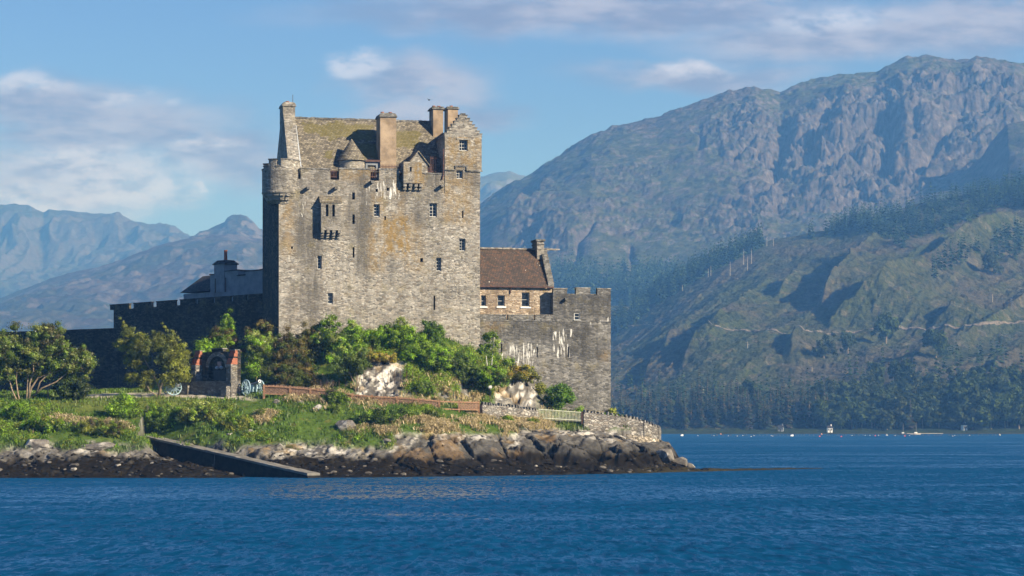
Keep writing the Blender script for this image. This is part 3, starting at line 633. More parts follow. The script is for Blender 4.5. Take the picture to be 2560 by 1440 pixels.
def stainer(fr, lime=(), soot=(), lich=(), d=0.0):
    def rects(lst):
        out = []
        for u0, u1, v0, v1, k in lst:
            xa, za = fr.pix(u0, v1, d); xb, zb = fr.pix(u1, v0, d); out.append((xa, xb, za, zb, k))
        return out
    L = [rects(l) for l in (lime, soot, lich)]
    def f(x, z):
        r = np.zeros((len(x), 3))
        for k in range(3):
            for a, b_, c_, e, w in L[k]:
                s_ = .18 if k == 0 else .5
                r[:, k] = np.maximum(r[:, k], w*sstep(a-s_, a+s_, x)*sstep(b_+s_, b_-s_, x)*sstep(c_-s_, c_+s_, z)*sstep(e+s_, e-s_, z))
        return r
    return f
def window(parent, x0, x1, z0, z1, y, nx_=2, nz_=3, bar=.04, fr_=.06, sash=False):
    b = MB(); g = .004
    b.box(x0, x0+fr_, y-.05, y+.05, z0, z1).box(x1-fr_, x1, y-.05, y+.05, z0, z1).box(x0+fr_, x1-fr_, y-.05, y+.05, z0, z0+fr_).box(x0+fr_, x1-fr_, y-.05, y+.05, z1-fr_, z1)
    for i in range(1, nx_):
        x = x0+(x1-x0)*i/nx_; b.box(x-bar/2, x+bar/2, y-.03, y+.03, z0+fr_, z1-fr_)
    for i in range(1, nz_):
        z = z0+(z1-z0)*i/nz_; b.box(x0+fr_, x1-fr_, y-.036, y+.036, z-bar/2, z+bar/2)
    b.box(x0-.04, x1+.04, y-.24, y-.05, z0-.02, z0+.05)
    w = b.build('window', M['frame'], parent)
    pb = MB(); pb.quad((x0+.02, y+.02, z0+.02), (x1-.02, y+.02, z0+.02), (x1-.02, y+.02, z1-.02), (x0+.02, y+.02, z1-.02)); pb.build('pane', M['glass'], w)
    return w
def darkhole(parent, x0, x1, z0, z1, y, name='arrow_slit'):
    b = MB(); b.quad((x0, y, z0), (x1, y, z0), (x1, y, z1), (x0, y, z1)); return b.build(name, M['dark'], parent)

# ------------------------------------------------------------------ the keep
ANG = 13.3
KB = 11.0
K = Fr(-22.54, 232.0, ANG, KB)
keep = thing('castle_keep', 'tall square stone keep with slate roof, crow stepped gable and tan chimneys', 'castle', (K.ox, K.oy, KB), R(ANG))
L = K.x(1200); D = 12.2
def kp(u, v, d=0.0): return K.pix(u, v, d)
def kz(v, u=950, d=0.0): return K.z(u, v, d)
def slot(u, v, w, h, dep=.45):
    a, c_ = kp(u-w/2, v+h/2); b_, e = kp(u+w/2, v-h/2); return (a, b_, c_, e, dep)
WIN = [(942,526,15,31,2,4),(1083,525,19,34,2,4),(1156,612,16,31,2,4),(1097,661,13,33,2,4),(799,656,11,34,1,4),(826,746,13,27,2,3)]
SLITS = [(884,490,7,17),(884,548,6,24),(963,545,4,10),(1157,536,4,18),(1054,650,7,10),(1086,757,4.5,36),(884,631,4.5,26),(730,619,5,6),(942,476,6,8),(970,473,6,8)]
ops = [slot(*w[:4]) for w in WIN]; sl = [slot(*s_, .40) for s_ in SLITS]
lime = [(752,770,505,545,1.0),(767,774,470,500,.9),(775,782,495,520,.8),(905,930,460,500,.7),(935,1000,452,497,.95),(972,1002,470,500,1.0),(912,922,500,515,.8),(1085,1110,465,490,.6),(1062,1076,508,520,1),(745,752,740,765,.9),(743,749,775,820,1.0),(793,798,765,805,1.0),(752,765,780,795,.8),(772,782,800,815,.7),(880,888,775,800,.6),(868,875,790,805,.6),(735,760,825,832,.6),(1138,1150,408,416,1),(1155,1162,405,412,1),(640,700,500,520,.5),(1195,1203,415,430,.9)]
soot = [(700,1112,424,500,.42),(740,905,470,570,.3),(1125,1200,430,470,.3),(760,805,560,830,.75),(735,765,420,640,.55),(890,925,425,690,.85),(845,870,425,480,.5),(1030,1075,470,560,.5),(1000,1030,425,470,.5),(700,720,440,500,.6),(1056,1110,432,470,.55),(1110,1200,715,760,.35),(720,880,430,470,.35),(780,850,440,500,.45)]
lich = [(955,1030,540,640,1.0),(920,960,560,680,.6),(1108,1180,440,560,.6),(700,735,500,640,.6),(990,1010,430,640,.55),(1115,1205,330,420,.7),(1020,1060,400,465,1.1),(850,945,400,450,.55),(930,960,480,540,.6),(1010,1060,560,680,.4)]
kst = stainer(K, lime, soot, lich)
zs_ = kz(452)
facade('wall', M['keep'], keep, 0, L, 0, zs_, ops+sl, stain=kst, step=.28)
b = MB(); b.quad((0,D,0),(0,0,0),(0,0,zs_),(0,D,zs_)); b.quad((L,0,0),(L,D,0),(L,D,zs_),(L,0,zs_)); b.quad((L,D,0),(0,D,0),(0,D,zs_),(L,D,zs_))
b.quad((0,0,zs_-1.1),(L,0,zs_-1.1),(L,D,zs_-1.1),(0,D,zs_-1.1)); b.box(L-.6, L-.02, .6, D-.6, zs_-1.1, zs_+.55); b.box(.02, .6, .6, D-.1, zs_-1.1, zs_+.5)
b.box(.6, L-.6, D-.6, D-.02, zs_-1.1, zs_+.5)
b.build('side_wall', M['curtain'], keep)  # keep's left face takes the rubble with shade in its colour
for (u, v, w, h, nx_, nz_), o in zip(WIN, ops): window(keep, o[0]+.02, o[1]-.02, o[2]+.02, o[3]-.02, .36, nx_, nz_)
for o in sl: darkhole(keep, o[0]-.01, o[1]+.01, o[2]-.01, o[3]+.01, .39)
# parapet merlons
for u0, u1, v in ((752,826,427),(848,926,425),(948,998,424),(1055,1111,432)):
    x0, x1 = K.x(u0), K.x(u1); zt = kz(v)
    n = max(2, int((x1-x0)/.3)+1)
    fa = facade('parapet', M['keep'], keep, x0, x1, zs_, zt, stain=kst, step=.3)
    b = MB(); b.quad((x1,0,zs_),(x1,.5,zs_),(x1,.5,zt),(x1,0,zt)); b.quad((x0,.5,zs_),(x0,0,zs_),(x0,0,zt),(x0,.5,zt)); b.quad((x1,.5,zs_-1),(x0,.5,zs_-1),(x0,.5,zt),(x1,.5,zt))
    b.build('parapet_side', M['keep'], fa)
    MB().box(x0-.05, x1+.05, -.06, .56, zt+.003, zt+.13).build('coping', M['grey'], fa)
# water spouts
for u, v in ((770,470),(840,470),(930,455),(1105,465)):
    x, z = kp(u, v, -.3); s_ = MB().box(x-.14, x+.14, -.62, .1, z-.13, z+.13); s_.build('water_spout', M['grey'], keep, jit=.015)
x, z = kp(656, 483, 6); MB().box(-.85, .1, 5.8, 6.1, z-.1, z+.1).build('water_spout', M['grey'], keep)
# corner bartizan, round, on corbels
bx, by = K.x(702.5, 1.25), 1.25; br = 1.83
zz = lambda v, d=1.2: kz(v, 702, d)
b = MB(); b.lathe([(1.05, zz(512)),(1.45, zz(503)),(1.5, zz(498)),(1.72, zz(492)),(1.74, zz(488)),(br+.04, zz(485)),(br+.04, zz(481)),(br, zz(480)),(br, zz(455)),(br, zz(429))], bx, by, 44)
bart = b.build('bartizan', M['keep'], keep)
me = bart.data; ca = me.color_attributes.new('Stain', 'FLOAT_COLOR', 'POINT'); vv = np.array([v.co for v in me.vertices]); a = np.ones((len(vv), 4), np.float32); a[:, :3] = kst(vv[:,0], vv[:,2]); a[:,1] = np.maximum(a[:,1], .35); ca.data.foreach_set('color', a.ravel())
def ring(a0, a1, v0, v1, nm='battlement'):
    b = MB(); n = max(3, int((a1-a0)/.14)); z0, z1 = zz(v0), zz(v1)
    b.lathe([(br-.5, z0-1.2),(br-.5, z1),(br, z1),(br, z0)], bx, by, n, a0, a1)
    for a in (a0, a1):
        ca_, sa_ = math.cos(a), math.sin(a); b.quad(*[(bx+r*ca_, by+r*sa_, z) for r, z in ((br-.5, z0-1.2),(br, z0),(br, z1),(br-.5, z1))])
    bb = b.build(nm, M['keep'], bart)
    c_ = MB(); c_.lathe([(br-.55, z1+.002),(br-.55, z1+.12),(br+.06, z1+.12),(br+.06, z1+.002),(br-.55, z1+.002)], bx, by, n, a0-.02, a1+.02); c_.build('coping', M['grey'], bb)
ring(R(262), R(400), 429, 404); ring(R(222), R(248), 429, 404); ring(R(248), R(262), 429, 421); ring(R(196), R(222), 429, 420); ring(R(40), R(150), 429, 410); ring(R(150), R(196), 429, 427)
cb = []
for k in (4, 5):
    a = R(190+k*19); ca_, sa_ = math.cos(a), math.sin(a); b = MB()
    for r0, r1, v0, v1 in ((.9,1.35,512,504),(.9,1.6,503.5,494),(.9,1.8,493.5,486)):
        for sgn in (1,):
            n = len(b.v); w = .2
            pts = [(r0,-w),(r1,-w),(r1,w),(r0,w)]
            q4 = [(bx+r*ca_-s_*sa_, by+r*sa_+s_*ca_) for r, s_ in pts]
            b.v += [(x, y, zz(v0)) for x, y in q4]+[(x, y, zz(v1)) for x, y in q4]
            b.f += [(n+3,n+2,n+1,n),(n+4,n+5,n+6,n+7)]+[(n+i, n+(i+1) % 4, n+4+(i+1) % 4, n+4+i) for i in range(4)]
    b.build('corbel', M['drywall'], bart)
# oriel box on corbels
o0, o1 = K.x(803, -.75), K.x(853, -.75); zo = lambda v: kz(v, 828, -.75)
wn_ = [(K.x(u-3.2, -.75), K.x(u+3.2, -.75), zo(541), zo(511), .3) for u in (818, 834)]
ori = facade('oriel', M['keep'], keep, o0, o1, zo(575), zo(507), wn_, d=-.75, step=.25, stain=stainer(K, [(803,808,508,530,1),(835,842,530,541,.8)], [(806,850,490,560,.55)], [], -.75))
b = MB(); b.quad((o0,0,zo(575)),(o0,-.75,zo(575)),(o0,-.75,zo(507)),(o0,0,zo(507))); b.quad((o1,-.75,zo(575)),(o1,0,zo(575)),(o1,0,zo(507)),(o1,-.75,zo(507))); b.quad((o0,0,zo(575)),(o1,0,zo(575)),(o1,-.75,zo(575)),(o0,-.75,zo(575)))
b.build('oriel_side', M['keep'], ori)
b = MB(); b.quad((o0-.12,-.85,zo(507)),(o1+.12,-.85,zo(507)),(o1+.12,-.002,zo(488)),(o0-.12,-.002,zo(488))); b.poly([(o0-.12,-.002,zo(507)),(o0-.12,-.85,zo(507)),(o0-.12,-.002,zo(488))]); b.poly([(o1+.12,-.85,zo(507)),(o1+.12,-.002,zo(507)),(o1+.12,-.002,zo(488))]); b.quad((o0-.12,-.002,zo(507)),(o1+.12,-.002,zo(507)),(o1+.12,-.85,zo(507)),(o0-.12,-.85,zo(507)))
b.build('oriel_roof', M['slate'], ori)
for o in wn_: darkhole(ori, o[0], o[1], o[2], o[3], -.48)
for k in range(4):
    x = o0+.16+(o1-o0-.32)*k/3
    MB().box(x-.15, x+.15, -.72, -.002, zo(582), zo(575)-.003).box(x-.15, x+.15, -.48, -.002, zo(588), zo(582)-.003).box(x-.14, x+.14, -.25, -.002, zo(594), zo(588)-.003).build('corbel', M['keep'], ori, jit=.01)
# box machicolation with the little gabled hut behind it
m0, m1 = K.x(1009, -.6), K.x(1055, -.6); zm = lambda v, d=-.6: kz(v, 1032, d)
mo = (K.x(1024.5,-.6), K.x(1029.5,-.6), zm(429), zm(417), .3)
mac = facade('machicolation', M['keep'], keep, m0, m1, zm(458), zm(405), [mo], d=-.6, step=.25, stain=stainer(K, [(1030,1048,440,456,.5)], [], [(1035,1056,405,470,1.2),(1010,1030,405,440,.6)], -.6))
b = MB(); b.quad((m0,.5,zm(458)),(m0,-.6,zm(458)),(m0,-.6,zm(405)),(m0,.5,zm(405))); b.quad((m1,-.6,zm(458)),(m1,.5,zm(458)),(m1,.5,zm(405)),(m1,-.6,zm(405))); b.quad((m0,0,zm(458)),(m1,0,zm(458)),(m1,-.6,zm(458)),(m0,-.6,zm(458)))
b.build('machicolation_side', M['keep'], mac); darkhole(mac, *mo[:4], -.33)
for u in (1012,1026,1040,1052):
    x = K.x(u, -.3); MB().box(x-.16, x+.16, -.5, -.002, zm(466), zm(458)-.004).box(x-.16, x+.16, -.26, -.002, zm(474), zm(466)-.004).build('corbel', M['keep'], mac, jit=.01)
g0, g1, gm = K.x(1023,.5), K.x(1069,.5), K.x(1046,.5); zg = lambda v: kz(v, 1046, .5)
MB().prism([(g0,zg(445)),(g1,zg(445)),(g1,zg(407)),(gm,zg(380)),(g0,zg(407))], .52, 2.6).build('stair_hut', M['keep'], keep)
b = MB()
for s_, xa in ((1, g0-.22), (-1, g1+.22)):
    za = zg(412); zb = zg(376)
    b.quad((xa,.38,za),(gm,.38,zb),(gm,2.9,zb),(xa,2.9,za)); b.quad((xa,.38,za-.13),(gm,.38,zb-.13),(gm,.38,zb),(xa,.38,za)); b.quad((xa,2.9,za-.13),(gm,2.9,zb-.13),(gm,.38,zb-.13),(xa,.38,za-.13))
b.build('hut_roof', M['slate'], keep)
# main roof, gable, ridge
xg = K.x(750, 1.3); yr_ = 6.0; zr = kz(298, 850, yr_); ze = kz(428, 850, 1.2); xr = K.x(1113, 4.0)
nn = 24; V_ = []; F_ = []; CC = []
for j in range(nn+1):
    for i in range(61):
        x = xg+(xr-xg)*i/60; f = j/nn; sag = .05*math.sin(i*.4)*math.sin(f*3.1)
        V_.append((x, 1.2+(yr_-1.2)*f, ze+(zr-ze)*f+sag))
for j in range(nn):
    for i in range(60): n = j*61+i; F_.append((n, n+1, n+62, n+61))
mossr = stainer(K, [], [], [(990,1050,325,365,1.6),(760,860,300,330,.9),(800,945,305,345,.9),(895,945,360,395,1.5),(800,830,380,400,.8)], 3.5)
V_ = np.array(V_); nb_ = len(V_); mcol = mossr(V_[:,0], V_[:,2])
ex = [(xg, 2*yr_-1.2, ze),(xr, 2*yr_-1.2, ze)]
V_ = np.vstack([V_, ex]); F_.append((nn*61, nn*61+60, nb_+1, nb_)); mcol = np.vstack([mcol, np.zeros((2,3))])
roof = build('roof', V_, F_, M['slate'], keep, mcol, attr='Stain')
b = MB()
for i in range(34):
    xa = xg+(xr-xg)*i/34; xb = xg+(xr-xg)*(i+1)/34-.02; b.prism([(xa,zr-.08),(xb,zr-.08),(xb,zr+.1),(xa,zr+.1)], yr_-.14, yr_+.14)
b.build('ridge_stones', M['grey'], roof, jit=.012)
gx0 = xg-1.15
MB().prism([(gx0,kz(470)),(xg,kz(470)),(xg,ze-.2),(gx0,ze-.2)], 1.15, 10.8).build('gable_foot', M['keep'], keep)
b = MB(); n = 0; pts = [(1.15, ze-.2),(10.8, ze-.2),(10.8, ze+.35),(7.3, zr-.9),(yr_+1.15, zr+.3),(yr_-1.15, zr+.3),(1.15, ze+.35)]
b.v = [(gx0, y, z) for y, z in pts]+[(xg, y, z) for y, z in pts]; k = len(pts)
b.f = [tuple(range(k-1, -1, -1)), tuple(range(k, 2*k))]+[(i, (i+1) % k, k+(i+1) % k, k+i) for i in range(k)]
gab = b.build('gable_wall', M['keep'], keep)
b = MB(); b.quad((xg+.012, 1.2, ze+.42),(xg+.15, 1.2, ze+.27),(xg+.15, yr_-1.2, zr-.86),(xg+.012, yr_-1.2, zr-.72)); b.build('lead_flashing', M['lead'], roof)
def chimney(name, mt, x0, x1, y0, y1, z0, z1, cap='flat', pots=2, capm='grey', label=None):
    c_ = MB().box(x0, x1, y0, y1, z0, z1).build(name, M[mt], keep)
    if label: c_['label'] = label
    b = MB()
    if cap == 'flat': b.box(x0-.13, x1+.13, y0-.13, y1+.13, z1+.002, z1+.16).box(x0-.05, x1+.05, y0-.05, y1+.05, z1+.163, z1+.27)
    else:
        b.box(x0-.1, x1+.1, y0-.1, y1+.1, z1+.002, z1+.13); n = len(b.v); prev = None
        for k in range(5):
            a = R(k*22); e = .38*(1-math.cos(a)); zz_ = z1+.132+.34*math.sin(a)
            ringv = [(x0-.06+e, y0-.06+e, zz_),(x1+.06-e, y0-.06+e, zz_),(x1+.06-e, y1+.06-e, zz_),(x0-.06+e, y1+.06-e, zz_)]
            b.v += ringv
            if k: 
                for i in range(4): b.f.append((n+4*(k-1)+i, n+4*(k-1)+(i+1) % 4, n+4*k+(i+1) % 4, n+4*k+i))
        b.f.append((n+16,n+17,n+18,n+19))
    b.build('chimney_cap', M[capm], c_, jit=.012)
    zt = z1+(.27 if cap == 'flat' else .45)
    for k in range(pots):
        px = x0+(x1-x0)*(k+.5)/pots; p_ = MB(); p_.lathe([(.17,zt-.03),(.15,zt+.12),(.18,zt+.15),(.18,zt+.19),(.12,zt+.19),(.12,zt)], px, (y0+y1)/2, 12); p_.build('chimney_pot', M['pot'], c_)
    return c_
gc = chimney('chimney', 'keep', gx0-.03, xg+.03, yr_-1.15, yr_+1.15, zr-2.2, kz(266, 720, 5), 'round', 1, 'keep', 'stone gable chimney with lightning rod')
x, z = kp(732, 262, 5.2); MB().tube([(x, 5.2, z-1.0),(x, 5.2, z+1.0)], .025, 5).build('lightning_rod', M['iron'], gc)
chimney('chimney', 'harl', K.x(950.5,1.3), K.x(990.5,1.3), 1.3, 3.5, kz(450), kz(293,970,1.3), 'round', 2, 'grey', 'tall tan wall head chimney in front of the roof')
chimney('chimney', 'harl', K.x(1083,4.6), K.x(1108,4.6), 4.6, 6.6, zr-2.6, kz(273,1095,4.6), 'flat', 2, 'grey')
chimney('chimney', 'harl', K.x(1120,6.2), K.x(1145,6.2), 6.2, 8.0, zr-3.2, kz(273,1132,6.2), 'flat', 1, 'grey')
# round stair turret with cone roof
tx, ty = K.x(879, 2.0), 2.0; zt_ = lambda v: kz(v, 879, 2.0)
tur = MB().lathe([(1.3, kz(470)),(1.3, zt_(402)),(1.2, zt_(402))], tx, ty, 40).build('stair_turret', M['keep'], keep, smooth=False)
MB().lathe([(1.40, zt_(404)),(1.52, zt_(403)),(1.48, zt_(401)),(1.12, zt_(388)),(.72, zt_(373)),(.34, zt_(359)),(.08, zt_(349.5)),(.0, zt_(347))], tx, ty, 30).build('cone_roof', M['slate'], tur)
# door hut beside the chimney
h0, h1 = K.x(914,1.5), K.x(949,1.5); zh = lambda v: kz(v, 930, 1.5)
dop = (K.x(919,1.5), K.x(940,1.5), zh(445), zh(413), .3)
hut = facade('door_hut', M['limewash'], keep, h0, h1, zh(450), zh(405), [dop], d=1.5)
darkhole(hut, *dop[:4], 1.78, 'door'); MB().box(h0-.1, h1+.1, 1.3, 3.2, zh(405)+.003, zh(400)).build('hut_eave', M['iron'], hut); b = MB(); b.quad((h1,1.5,zh(450)),(h1,3.2,zh(450)),(h1,3.2,zh(405)),(h1,1.5,zh(405))); b.build('hut_side', M['limewash'], hut)
# iron railings in the crenels and by the cap house
def railing(u0, u1, v0, v1, d, n):
    b = MB(); x0, x1 = K.x(u0, d), K.x(u1, d); z0, z1 = kz(v1, u0, d), kz(v0, u0, d)
    for k in range(n): x = x0+(x1-x0)*k/(n-1); b.box(x-.022, x+.022, d-.022, d+.022, z0, z1)
    b.box(x0, x1, d-.03, d-.023, z1-.22, z1-.16).box(x0, x1, d-.03, d-.023, z0+.1, z0+.16)
    b.build('railing', M['iron'], keep)
railing(826, 848, 423, 445, .25, 7); railing(927, 948, 421, 445, .25, 6); railing(1076, 1103, 391, 432, .7, 8); railing(1060, 1078, 410, 432, .7, 6); railing(952, 997, 411, 424, .7, 13); railing(1000, 1008, 411, 440, .5, 3)
# cap house tower with crow stepped gable
c0, c1 = K.x(1112, -.03), L+.16; zc = lambda v: kz(v, 1158, -.03)
cop = [(K.x(1148,-.03), K.x(1169,-.03), zc(377), zc(350), .4), (K.x(1141,-.03), K.x(1157,-.03), zc(447), zc(426), .4)]
wb = facade('cap_house', M['keep'], keep, c0, c1, zc(425)+.01, zc(343), [cop[0]], d=-.06, step=.28, stain=stainer(K, [(1138,1150,406,416,1),(1155,1163,403,413,1)], [], lich, -.06))
wb2 = facade('cap_house_foot', M['keep'], keep, c0, L+.02, zs_+.01, zc(425), [cop[1]], d=-.02, step=.28, stain=kst)
window(wb, cop[0][0]+.02, cop[0][1]-.02, cop[0][2]+.02, cop[0][3]-.02, .28, 3, 3); window(wb2, cop[1][0]+.02, cop[1][1]-.02, cop[1][2]+.02, cop[1][3]-.02, .3, 2, 3)
CD = 5.2; ztop = zc(343)
b = MB(); b.quad((c0,CD,zs_-1),(c0,-.06,zs_-1),(c0,-.06,ztop),(c0,CD,ztop)); b.quad((c1,-.06,zc(425)),(c1,CD,zc(425)),(c1,CD,ztop),(c1,-.06,ztop)); b.quad((L+.02,-.02,zs_-.1),(L+.02,CD,zs_-.1),(L+.02,CD,zc(425)),(L+.02,-.02,zc(425))); b.quad((L+.02,-.06,zc(425)),(c1,-.06,zc(425)),(c1,CD,zc(425)),(L+.02,CD,zc(425))); b.quad((c1,CD,zs_-1),(c0,CD,zs_-1),(c0,CD,ztop),(c1,CD,ztop)); b.build('cap_house_side', M['keep'], wb)
NS = 7; mid = (c0+c1)/2; hw = (c1-c0)/2; zap = zc(289)
b = MB(); s2 = MB()
for k in range(NS):
    w = hw*(1-(k)/NS*.93)+.02; z0 = ztop+(zap-ztop)*k/NS+.001; z1 = ztop+(zap-ztop)*(k+1)/NS
    b.box(mid-w, mid+w, -.06, .55, z0, z1)
    for sg in (-1, 1):
        xo = mid+sg*w; s2.box(min(xo-sg*.42, xo+sg*.05), max(xo-sg*.42, xo+sg*.05), -.1, .6, z1+.002, z1+.10)
s2.box(mid-.22, mid+.22, -.1, .6, zap+.105, zc(283))
st_ = b.build('crow_steps', M['keep'], wb); s2.build('step_coping', M['grey'], st_, jit=.01)
for w_, o in ((wb, cop[0]),):
    MB().box(o[0]-.25, o[1]+.25, -.12, -.061, o[3]+.01, o[3]+.17).build('lintel', M['keep'], w_)
b = MB(); zrr = zap-.35; b.quad((c0-.1,.55,ztop-.05),(mid,.55,zrr),(mid,CD+.1,zrr),(c0-.1,CD+.1,ztop-.05)); b.quad((mid,.55,zrr),(c1+.1,.55,ztop-.05),(c1+.1,CD+.1,ztop-.05),(mid,CD+.1,zrr)); b.poly([(c0,CD,ztop),(c1,CD,ztop),(mid,CD,zrr)]); b.build('cap_house_roof', M['slate'], wb)
xl, xm, xn = c0-.06, K.x(1138), K.x(1166)
MB().box(xl, xm, -.16, -.062, zc(427), zc(424)).box(xm-.05, xn+.05, -.16, -.063, zc(417), zc(414)).box(xm-.05, xm+.05, -.158, -.062, zc(423.9), zc(417.1)).box(xn-.05, xn+.05, -.158, -.062, zc(424.9), zc(417.1)).box(xn, c1+.06, -.16, -.062, zc(428.5), zc(425)).build('string_course', M['grey'], wb)
x, z = kp(1107.5, 400, .1); MB().tube([(x,-.08,z+1.1),(x,-.08,kz(432)),(x-.12,-.12,kz(445))], .06, 6).build('downpipe', M['iron'], keep)

# ------------------------------------------------------------------ hall range with brown slate roof behind the right wall
wx_, wy_ = K.world(L, 1.8)
H = Fr(wx_, wy_, ANG, 11.0)
hall = thing('hall_house', 'sandstone house with mossy brown slate roof behind the right hand wall', 'house', (wx_, wy_, 11.0), R(ANG))
hx = H.x(1383); zE = H.z(1290, 714); zR_ = H.z(1290, 623, 3.6)
HW = [(1209,752,13,28),(1253,752,18,28),(1314,749,20,36)]
hops = []
for u, v, w, h in HW: a, c_ = H.pix(u-w/2, v+h/2); b_, e = H.pix(u+w/2, v-h/2); hops.append((max(a,.05), b_, c_, e, .4))
facade('wall', M['warm'], hall, -1.0, hx, 0, zE, hops, step=.5)
for o in hops: window(hall, o[0]+.02, o[1]-.02, o[2]+.02, o[3]-.02, .3, 1, 2, sash=True)
for o in hops: MB().box(o[0]-.12, o[1]+.12, -.1, -.002, o[2]-.14, o[2]-.005).build('sill', M['white'], hall)
b = MB(); b.quad((hx,0,0),(hx,7.2,0),(hx,7.2,zE),(hx,0,zE)); b.poly([(hx,0,zE),(hx,7.2,zE),(hx,3.6,zR_+.1)]); b.quad((hx,7.2,0),(-1,7.2,0),(-1,7.2,zE),(hx,7.2,zE)); b.build('gable_wall', M['warm'], hall)
rxx = hx-.55
nn = 16; V_ = []; F_ = []
for j in range(nn+1):
    for i in range(31):
        f = j/nn; V_.append((-1.0+(rxx+1.0)*i/30, -.25+3.85*f, zE-.1+(zR_-zE+.1)*f+.03*math.sin(i*.6)*math.sin(f*3)))
for j in range(nn):
    for i in range(30): n = j*31+i; F_.append((n, n+1, n+32, n+31))
n = len(V_); V_ += [(-1, 7.4, zE-.1),(rxx, 7.4, zE-.1)]; F_.append((nn*31, nn*31+30, n+1, n))
hroof = build('roof', np.array(V_), F_, M['tile'], hall)
b = MB()
for i in range(14): b.box(-1+i*.75, -1+i*.75+.73, 3.46, 3.74, zR_-.03, zR_+.12)
b.build('ridge_stones', M['keep'], hroof, jit=.015)
MB().box(-1, hx, -.36, -.26, zE-.2, zE-.08).build('gutter', M['iron'], hall); x = H.x(1276); MB().tube([(x,-.3,zE-.2),(x,-.12,zE-.35),(x,-.09,zE-.8)], .05, 6).build('downpipe', M['iron'], hall)
b = MB(); nst = 12
for k in range(nst):
    y0 = -.1+3.3*k/nst; y1 = -.1+3.3*(k+1)/nst; z1 = zE+(zR_-zE)*(k+1)/nst+.12
    b.box(rxx, hx+.06, y0, y1-.004, zE-.25, z1)
b.build('skew_steps', M['grey'], hall)
cx0, cx1 = H.x(1341,2.9), H.x(1358,2.9)
hc = MB().box(cx0, cx1+.0, 2.6, 4.7, zR_-1.6, H.z(1340,603,2.6)).build('chimney', M['keep'], hall); MB().box(cx0-.12, cx1+.12, 2.48, 4.82, H.z(1340,603,2.6)+.003, H.z(1340,598,2.6)).build('chimney_cap', M['grey'], hc)
MB().box(cx0-.06, cx1+.06, 2.54, 4.76, H.z(1340,612,2.6), H.z(1340,609,2.6)).build('chimney_band', M['grey'], hc)
x, z = H.pix(1221, 695, 1.0); MB().tube([(x,.9,z-.25),(x,.9,z+.25)], .06, 6).box(x-.22,x+.22,.7,.9,z-.28,z-.18).build('roof_vent', M['lead'], hroof)

# ------------------------------------------------------------------ bastion wall on the right
bxo, byo = K.world(L-.25, .7)
BB = 3.5
B = Fr(bxo, byo, ANG, BB)
bast = thing('bastion_wall', 'grey stone bastion with battlements and lime streaks right of the keep', 'wall', (bxo, byo, BB), R(ANG))
ex_ = B.x(1527); bu = B.x(1383)
bl = [(1300,1345,855,885,.9),(1340,1375,790,800,.5),(1378,1420,828,880,1.0),(1385,1432,858,895,.9),(1415,1440,820,845,.9),(1395,1440,820,828,.7),(1270,1330,860,900,.9),(1290,1335,880,935,.95),(1265,1290,900,918,.9),(1275,1290,865,890,1),(1230,1262,880,900,1.1),(1470,1482,790,812,1.0),(1495,1512,795,812,.9),(1512,1528,792,805,1.0),(1430,1470,782,792,.6),(1350,1360,838,848,.8),(1330,1340,865,880,.7),(1440,1460,765,780,.5)]
bs_ = [(1270,1480,800,850,.7),(1385,1525,730,800,.5),(1380,1520,850,900,.45),(1205,1270,810,860,.3)]
bst = stainer(B, bl, bs_, [(1210,1260,800,830,.5),(1500,1528,880,900,.6)])
z785 = B.z(1300, 800); z735 = B.z(1450, 736)
bops = []
a, c_ = B.pix(1435, 805); b_, e = B.pix(1450, 782); bw = (a, b_, max(c_, z785+.02), e, .22)
for u, v in ((1343,880),(1421,880),(1254,872)): a, c_ = B.pix(u-1.6, v+13); b_, e = B.pix(u+1.6, v-13); bops.append((a, b_, c_, e, .35))
facade('wall', M['grey'], bast, 0, ex_, 0, z785, bops, step=.3, stain=bst)
facade('tower_wall', M['grey'], bast, bu, ex_, z785, z735, [bw], step=.3, stain=bst)
# window spans the joint
window(bast, bw[0]+.01, bw[1]-.01, max(bw[2], z785)+.01, bw[3]-.01, .12, 1, 2, fr_=.08)
for o in bops: darkhole(bast, *o[:4], .34)
TD = 3.0
b = MB(); b.quad((bu,TD,z785-.4),(bu,0,z785-.4),(bu,0,z735),(bu,TD,z735)); b.quad((ex_,0,0),(ex_,TD+3,0),(ex_,TD+3,z735),(ex_,0,z735)); b.box(bu+.01, ex_-.01, TD-.5, TD, z785-.4, z735+.2); b.quad((0,.0,z785-.45),(ex_,.0,z785-.45),(ex_,3.6,z785-.45),(0,3.6,z785-.45)); b.quad((bu,0,z735-.9),(ex_,0,z735-.9),(ex_,TD,z735-.9),(bu,TD,z735-.9)); b.quad((ex_,TD+3,0),(0,TD+3,0),(0,TD+3,z785-.45),(ex_,TD+3,z785-.45)); b.box(bu+.003, bu+.5, .5, TD-.5, z735-.9, z735-.002)
b.build('side_wall', M['grey'], bast)
for u0, u1, v in ((1383,1418,723),(1440,1476,721),(1493,1527,722)):
    x0, x1 = B.x(u0), B.x(u1); mb_ = MB().box(x0+.004, x1-.004, .004, .5, z735+.002, B.z(1450, v)).build('battlement', M['grey'], bast); MB().box(x0-.03, x1+.03, -.05, .55, B.z(1450,v)+.002, B.z(1450,v)+.09).build('coping', M['keep'], mb_)
for u0, u1 in ((1200,1266),(1270,1335),(1338,1383)):
    x0, x1 = B.x(u0)+.02, B.x(u1); mb_ = MB().box(x0, x1-.004, .004, .5, z785+.002, B.z(1300,788)).build('battlement', M['grey'], bast); MB().box(x0-.02, x1-.002, -.04, .54, B.z(1300,788)+.002, B.z(1300,786)).build('coping', M['keep'], mb_)
for u, v in ((1415, 748),):
    x, z = B.pix(u, v, -.3); MB().box(x-.12, x+.12, -.5, -.002, z-.12, z+.12).build('water_spout', M['grey'], bast)
